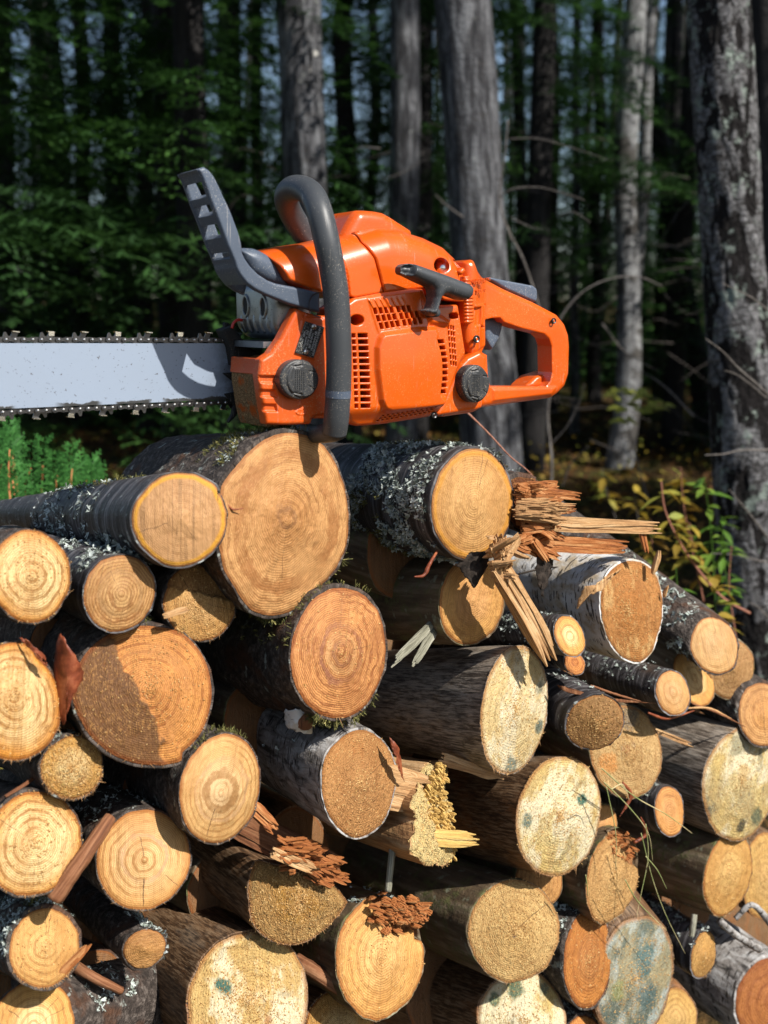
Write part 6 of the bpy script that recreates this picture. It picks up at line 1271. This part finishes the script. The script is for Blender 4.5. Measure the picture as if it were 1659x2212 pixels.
# dark brush low between the trunks
V, F, T = spruce(.05, 1.1, .7, 40, 7, .12, 1., 3)
V_ = []; T_ = []
for i in range(170):
    y = rs_.uniform(9.5, 26); x = rs_.uniform(-.4, .42)*y*1.1 if i < 110 else rs_.choice([-1, 1])*rs_.uniform(.45, 1.1)*y; a = rs_.uniform(0, 6.28); s_ = rs_.uniform(.7, 1.5)*(1 if y < 14 else 2.2 if y < 19 else 3.2); c_, s2 = math.cos(a)*s_, math.sin(a)*s_
    V_.append(np.stack([V[:, 0]*c_-V[:, 1]*s2+x, V[:, 0]*s2+V[:, 1]*c_+y, V[:, 2]*s_+gh(x, y)], 1)); T_.append(T)
V = np.concatenate(V_); tag(mesh_obj('undergrowth', V, np.arange(len(V)).reshape(-1, 4), NEED, None, False, attrs={'tint': np.concatenate(T_)}), 'low dark evergreen undergrowth between the far trunks', 'undergrowth', kind='stuff')
# ------------------------------------------------------------------ cedar behind the bar
rs_ = np.random.RandomState(17); Q = []; T = []; st = MB()
ced = empty('cedar_shrub', tuple(on_plane(60, 1300, 1.2))); tag(ced, 'bright green cedar shrub with orange twigs behind the guide bar at the left', 'shrub'); c0_ = np.array(ced.location)
for i in range(22):
    px = rs_.uniform(-60, 220); top = 905+.42*max(0, px)+rs_.uniform(-10, 60); Y = rs_.uniform(1.75, 2.5); A = at_depth(px+rs_.normal(0, 20), 1190, Y); B = at_depth(px, top, Y+rs_.normal(0, .1))
    st.add(*tube_data(catmull(np.array([A, (A+B)/2+rs_.normal(0, .01, 3), A+(B-A)*.8]), 6)-c0_, np.linspace(.0028, .001, 6), 5))
    for g in np.linspace(.1, 1, 16):
        p = A+(B-A)*g
        for s_ in (-1, 1):
            l = .055*(1.15-g*.7)*rs_.uniform(.6, 1.2); d = (B-A)/np.linalg.norm(B-A)*.75+np.array([s_*.8, rs_.normal(0, .4), 0]); d /= np.linalg.norm(d); w_ = np.cross(d, (0,1,0)); w_ /= np.linalg.norm(w_); tn = rs_.rand()*.5
            Q.append([p-w_*.0018, p+d*l*.5-w_*.0022, p+d*l, p+d*l*.5+w_*.0022]); T.append(tn)
            for k in range(6):
                q = p+d*l*(k+.7)/6.5; e = d*.75+w_*(1 if k % 2 else -1)*.75+rs_.normal(0, .15, 3); e /= np.linalg.norm(e); x = np.cross(e, (0,1,0)); x = x/np.linalg.norm(x)*.0016; sl_ = l*.42*(1-k/9)
                Q.append([q-x, q+e*sl_*.6-x*1.2, q+e*sl_, q+e*sl_*.6+x*1.2]); T.append(tn+.5*rs_.rand())
V = np.array(Q).reshape(-1, 3)-c0_; tag(mesh_obj('foliage', V, np.arange(len(V)).reshape(-1, 4), CEDAR, ced, False, attrs={'tint': np.repeat(np.array(T), 4)}), kind='stuff')
m = NT('orange_twig', .7); m.col((.42, .15, .05)); tag(st.build('twigs', m.m, ced, True), kind='stuff')
# ------------------------------------------------------------------ saplings, weeds and twigs
TWG = fibre_mat('bare_twig', (.04, .033, .03), (.12, .105, .095), (.26, .24, .22)); TWR = fibre_mat('red_twig', (.16, .06, .04), (.33, .14, .09), (.45, .24, .17))
def twig(name, label, cat, pts, r, mat, Ys, group=None, parent=None, n=40):
    P = np.array([at_depth(x, y, Y) for (x, y), Y in zip(pts, np.linspace(Ys[0], Ys[1], len(pts)))]); n = max(n, len(pts)*6); PP_ = catmull(P, n); rs = np.random.RandomState(int(pts[0][0])); PP_ += .002*fbm(PP_*9, 2, 4)[:, None]
    V, F = tube_data(PP_, np.linspace(r*.72, r*.26, n), 6); off = np.zeros(3)
    o = mesh_obj(name, V, F, mat, None, True, attrs={'bc': V.copy()})
    if parent is not None: o.data.transform(Matrix.Translation(-parent.location)); o.parent = parent
    else: origin_to(o, P[0]); tag(o, label, cat, group)
    return o
sap = empty('bare_sapling', tuple(on_ground(1190, 1060))); sap.location = Vector(at_depth(1190, 1060, 3.9)); tag(sap, 'bare curving sapling with a few dead branches, right of the rear handle', 'sapling')
for pts, r, nm in [([(1188,1080),(1192,1000),(1183,900),(1192,800),(1186,735),(1160,650),(1130,560),(1100,500),(1078,430),(1090,340),(1097,260)], .0085, 'stem'),
                   ([(1080,425),(1110,408),(1160,405),(1210,415),(1262,432)], .0042, 'branch'), ([(1100,505),(1098,490),(1104,520)], .004, 'branch'), ([(1188,740),(1215,680),(1260,630),(1320,602),(1380,598),(1430,618)], .0068, 'branch'),
                   ([(1100,300),(1160,300),(1230,318),(1310,345)], .003, 'branch'), ([(1105,470),(1150,492),(1185,496)], .003, 'branch'), ([(1190,960),(1225,920),(1250,870),(1262,830)], .004, 'branch'), ([(1210,465),(1240,458),(1275,480)], .0035, 'branch'),
                   ([(1215,1050),(1235,1000),(1270,965)], .005, 'branch')]:
    twig(nm, '', '', pts, r, TWG, (3.9, 3.8), parent=sap)
for pts, r, nm in [([(1659,852),(1600,800),(1560,758),(1524,730)], .0042, 'twig'), ([(1659,972),(1600,974),(1560,982),(1522,984)], .0042, 'twig'), ([(1662,1168),(1620,1110),(1590,1075),(1574,1058)], .004, 'twig'), ([(1662,1215),(1620,1206),(1580,1198),(1535,1196)], .0035, 'twig'),
                   ([(1662,1335),(1640,1315),(1618,1302)], .004, 'twig'), ([(1662,672),(1620,640),(1560,612)], .0035, 'twig'), ([(1655,860),(1600,815),(1565,800)], .003, 'twig')]:
    twig(nm, '', '', pts, r, TWG, (2.62, 2.5), parent=T5)
twig('dry_twig', 'thin purple brown twig slanting down behind the saw towards the pile', 'twig', [(1010,888),(1050,930),(1100,985),(1150,1030),(1205,1115)], .0022, TWR, (1.5, 1.45), 'twigs by the pile')
twig('dry_twig', 'dark twig arching over the log with the ringed pale face', 'twig', [(1330,1210),(1400,1235),(1450,1262),(1500,1290),(1520,1310)], .0022, KBK, (1.5, 1.62), 'twigs by the pile')
twig('dry_twig', 'dark twig lying along the top of the white birch log', 'twig', [(1120,1240),(1180,1228),(1250,1226),(1262,1238)], .002, KBK, (1.34, 1.36), 'twigs by the pile')
twig('dry_twig', 'fine dark twig arching across the flank of the white birch log', 'twig', [(1165,1345),(1220,1340),(1262,1318),(1300,1290)], .0013, KBK, (1.36, 1.38), 'twigs by the pile')
for i, (pts, lb) in enumerate([([(1000,470),(960,440),(940,420)],'pale dead twig in front of the thickest trunk, high'),([(1500,900),(1430,830),(1380,800)],'dim twig left of the flaky trunk'),([(1300,700),(1350,760),(1420,800)],'dim twig below the birch, crossing right'),([(820,320),(780,318),(760,330)],'pale short twig left of the mottled trunk')]):
    twig('dry_twig', lb, 'twig', pts, .005, TWG, (4.3, 4.4), 'twigs in the wood')
YL = needle_mat('yellow_leaf', (.17, .17, .03), (.25, .27, .04), (.33, .34, .07), .35); OL = needle_mat('autumn_leaf', (.2, .11, .02), (.40, .29, .04), (.26, .32, .06), .4); GL = needle_mat('green_leaf', (.07, .15, .02), (.13, .26, .03), (.26, .36, .06), .4)
def leaf_blob(P, l, w_, d, nrm, fold=.25):
    d = d/np.linalg.norm(d); s = np.cross(d, nrm); s /= np.linalg.norm(s); u = np.cross(s, d); V = []
    for f, ww in ((0, .08), (.25, .8), (.5, 1.), (.78, .6), (1., .04)):
        c_ = P+d*l*f-u*l*.25*f*f
        V += [c_-s*w_*ww+u*w_*ww*fold, c_, c_+s*w_*ww+u*w_*ww*fold]
    return V, [[i*3+j, i*3+j+1, i*3+j+4, i*3+j+3] for i in range(4) for j in range(2)]
def weed(label, stem, Y, leaves, mat, smat, lw=(.03, .009), seed=1, r=.002, group='weeds behind the pile', spread=1.):
    rs = np.random.RandomState(seed); P = catmull(np.array([at_depth(x, y, Y) for x, y in stem]), 40); root = empty('weed', tuple(P[-1])); tag(root, label, 'plant', group); o = P[-1]
    sm = MB(); sm.add(*tube_data(P-o, np.linspace(r*.5, r, 40), 5)); sm.build('stem', smat, root, True)
    first = None
    for i in range(leaves):
        p = P[int(rs.uniform(0, .8 if spread == 1 else .5)*39)]; a = rs.uniform(0, 6.28); d = np.array([math.cos(a), .5*math.sin(a), rs.uniform(-.5, .35)]); l = lw[0]*rs.uniform(.6, 1.3)
        V, F = leaf_blob(p-o+d*.002, l, lw[1]*rs.uniform(.7, 1.2), d, np.array([0, 0, 1.])+rs.normal(0, .25, 3)); mesh_obj('leaf', V, F, mat, root, True, attrs={'tint': np.full(len(V), rs.rand())})
    return root
weed('tall yellow leaved weed on a pinkish stem, between the rotten log and the flaky trunk', [(1428,1040),(1436,1100),(1462,1160),(1500,1220),(1560,1290),(1620,1325)], 2.3, 30, OL, TWR, (.045, .0085), 3, .0032)
weed('small green weed with long leaves behind the white birch log', [(1460,1225),(1465,1290),(1480,1360)], 2.0, 12, GL, GL, (.05, .009), 4)
weed('yellow green weed right of the green one behind the pile', [(1540,1240),(1545,1310),(1560,1400)], 2.1, 14, OL, GL, (.045, .009), 5)
weed('narrow leaved weed in the shade near the flaky trunk', [(1520,1030),(1530,1100),(1540,1200),(1545,1300)], 2.6, 16, GL, GL, (.055, .009), 6)
weed('golden weed low behind the small ringed log', [(1490,1130),(1500,1200),(1520,1300)], 2.5, 22, OL, TWR, (.04, .01), 7)
weed('yellow weed leaning left beside the rotten log, low', [(1405,1120),(1410,1200),(1425,1300)], 2.7, 20, OL, TWR, (.042, .009), 12)
weed('tangled green and yellow weed above the ringed pale log', [(1580,1180),(1575,1270),(1590,1380)], 2.4, 18, GL, TWR, (.045, .009), 13)
weed('reddish stemmed weed in the middle of the leafy patch', [(1470,1010),(1478,1100),(1500,1210)], 3.0, 22, OL, TWR, (.05, .011), 14)
weed('dim yellow weed further back, left of the pinkish stem', [(1370,1060),(1380,1130),(1400,1230)], 3.6, 22, OL, TWG, (.055, .013), 15)
weed('light green weed by the foot of the flaky trunk', [(1560,1120),(1562,1200),(1580,1310)], 2.8, 20, GL, GL, (.05, .01), 16)
weed('small golden weed in the leaf litter behind the rotten planks', [(1300,1010),(1310,1060),(1330,1120)], 4.0, 18, OL, TWG, (.055, .014), 17)
rs_ = np.random.RandomState(4)
bush = weed('sapling with flat yellow green leaves in front of the birch trunk', [(1350,880),(1362,940),(1380,1010),(1400,1080)], 4.4, 2, YL, TWG, (.05, .02), 9, .004)
for (x, y) in [(1318,842),(1332,846),(1320,858),(1345,850),(1385,852),(1398,842),(1350,872),(1366,878),(1384,880),(1395,866),(1410,868),(1422,872),(1436,876),(1328,906),(1342,908),(1368,884),(1418,880),(1440,880),(1310,848),(1338,838),(1356,846),(1372,852),(1400,848),(1340,880),(1358,884),(1376,888),(1402,876),(1428,882),(1334,912),(1350,905),(1412,890),(1390,858)]:
    p = at_depth(x, y, 4.35+rs_.normal(0, .08)); V, F = leaf_blob(p-np.array(bush.location), .055, .018, np.array([rs_.choice([-1, 1]), rs_.normal(0, .3), rs_.normal(-.05, .1)]), np.array([0, -.5, 1.]))
    mesh_obj('leaf', V, F, YL, bush, True, attrs={'tint': np.full(len(V), rs_.rand())})
# low plants and yellowing leaves further in
Q = []; T = []
for i in range(2600):
    x = rs_.uniform(.3, 4.5); y = rs_.uniform(2.2, 8.5); z = gh(x, y)+abs(rs_.normal(0, .13)); a = rs_.uniform(0, 6.28); s_ = rs_.uniform(.012, .035); d = np.array([math.cos(a), math.sin(a), rs_.normal(0, .5)]); w_ = np.array([-d[1], d[0], rs_.normal(0, .3)])*.4; p = np.array([x, y, z])
    Q.append([p, p+(d*.5-w_)*s_, p+d*s_, p+(d*.5+w_)*s_]); T.append(rs_.rand())
V = np.array(Q).reshape(-1, 3); tag(mesh_obj('ground_cover', V, np.arange(len(V)).reshape(-1, 4), OL, None, False, attrs={'tint': np.repeat(np.array(T), 4)}), 'small yellowing plants covering the forest floor', 'ground cover', kind='stuff')
# finely branched dead twigs among the far trunks
mbt = MB()
for i in range(120):
    y = rs_.uniform(5.5, 11); px = 300+1359*rs_.rand()**.6; py = rs_.uniform(250, 950); A = at_depth(px, py, y); a = rs_.uniform(-.5, .5)+(math.pi if rs_.rand() < .5 else 0); l = rs_.uniform(.25, .8); d = np.array([math.cos(a), rs_.normal(0, .3), rs_.normal(-.05, .2)])
    mbt.add(*tube_data(catmull(np.array([A, A+d*l*.5+[0, 0, rs_.normal(0, .05)], A+d*l+[0, 0, rs_.normal(-.05, .08)]]), 7), np.linspace(.0028, .001, 7), 4))
tag(mbt.build('dead_twigs', TWG, None, True), 'fine dead twigs between the dark trunks', 'twigs', kind='stuff')
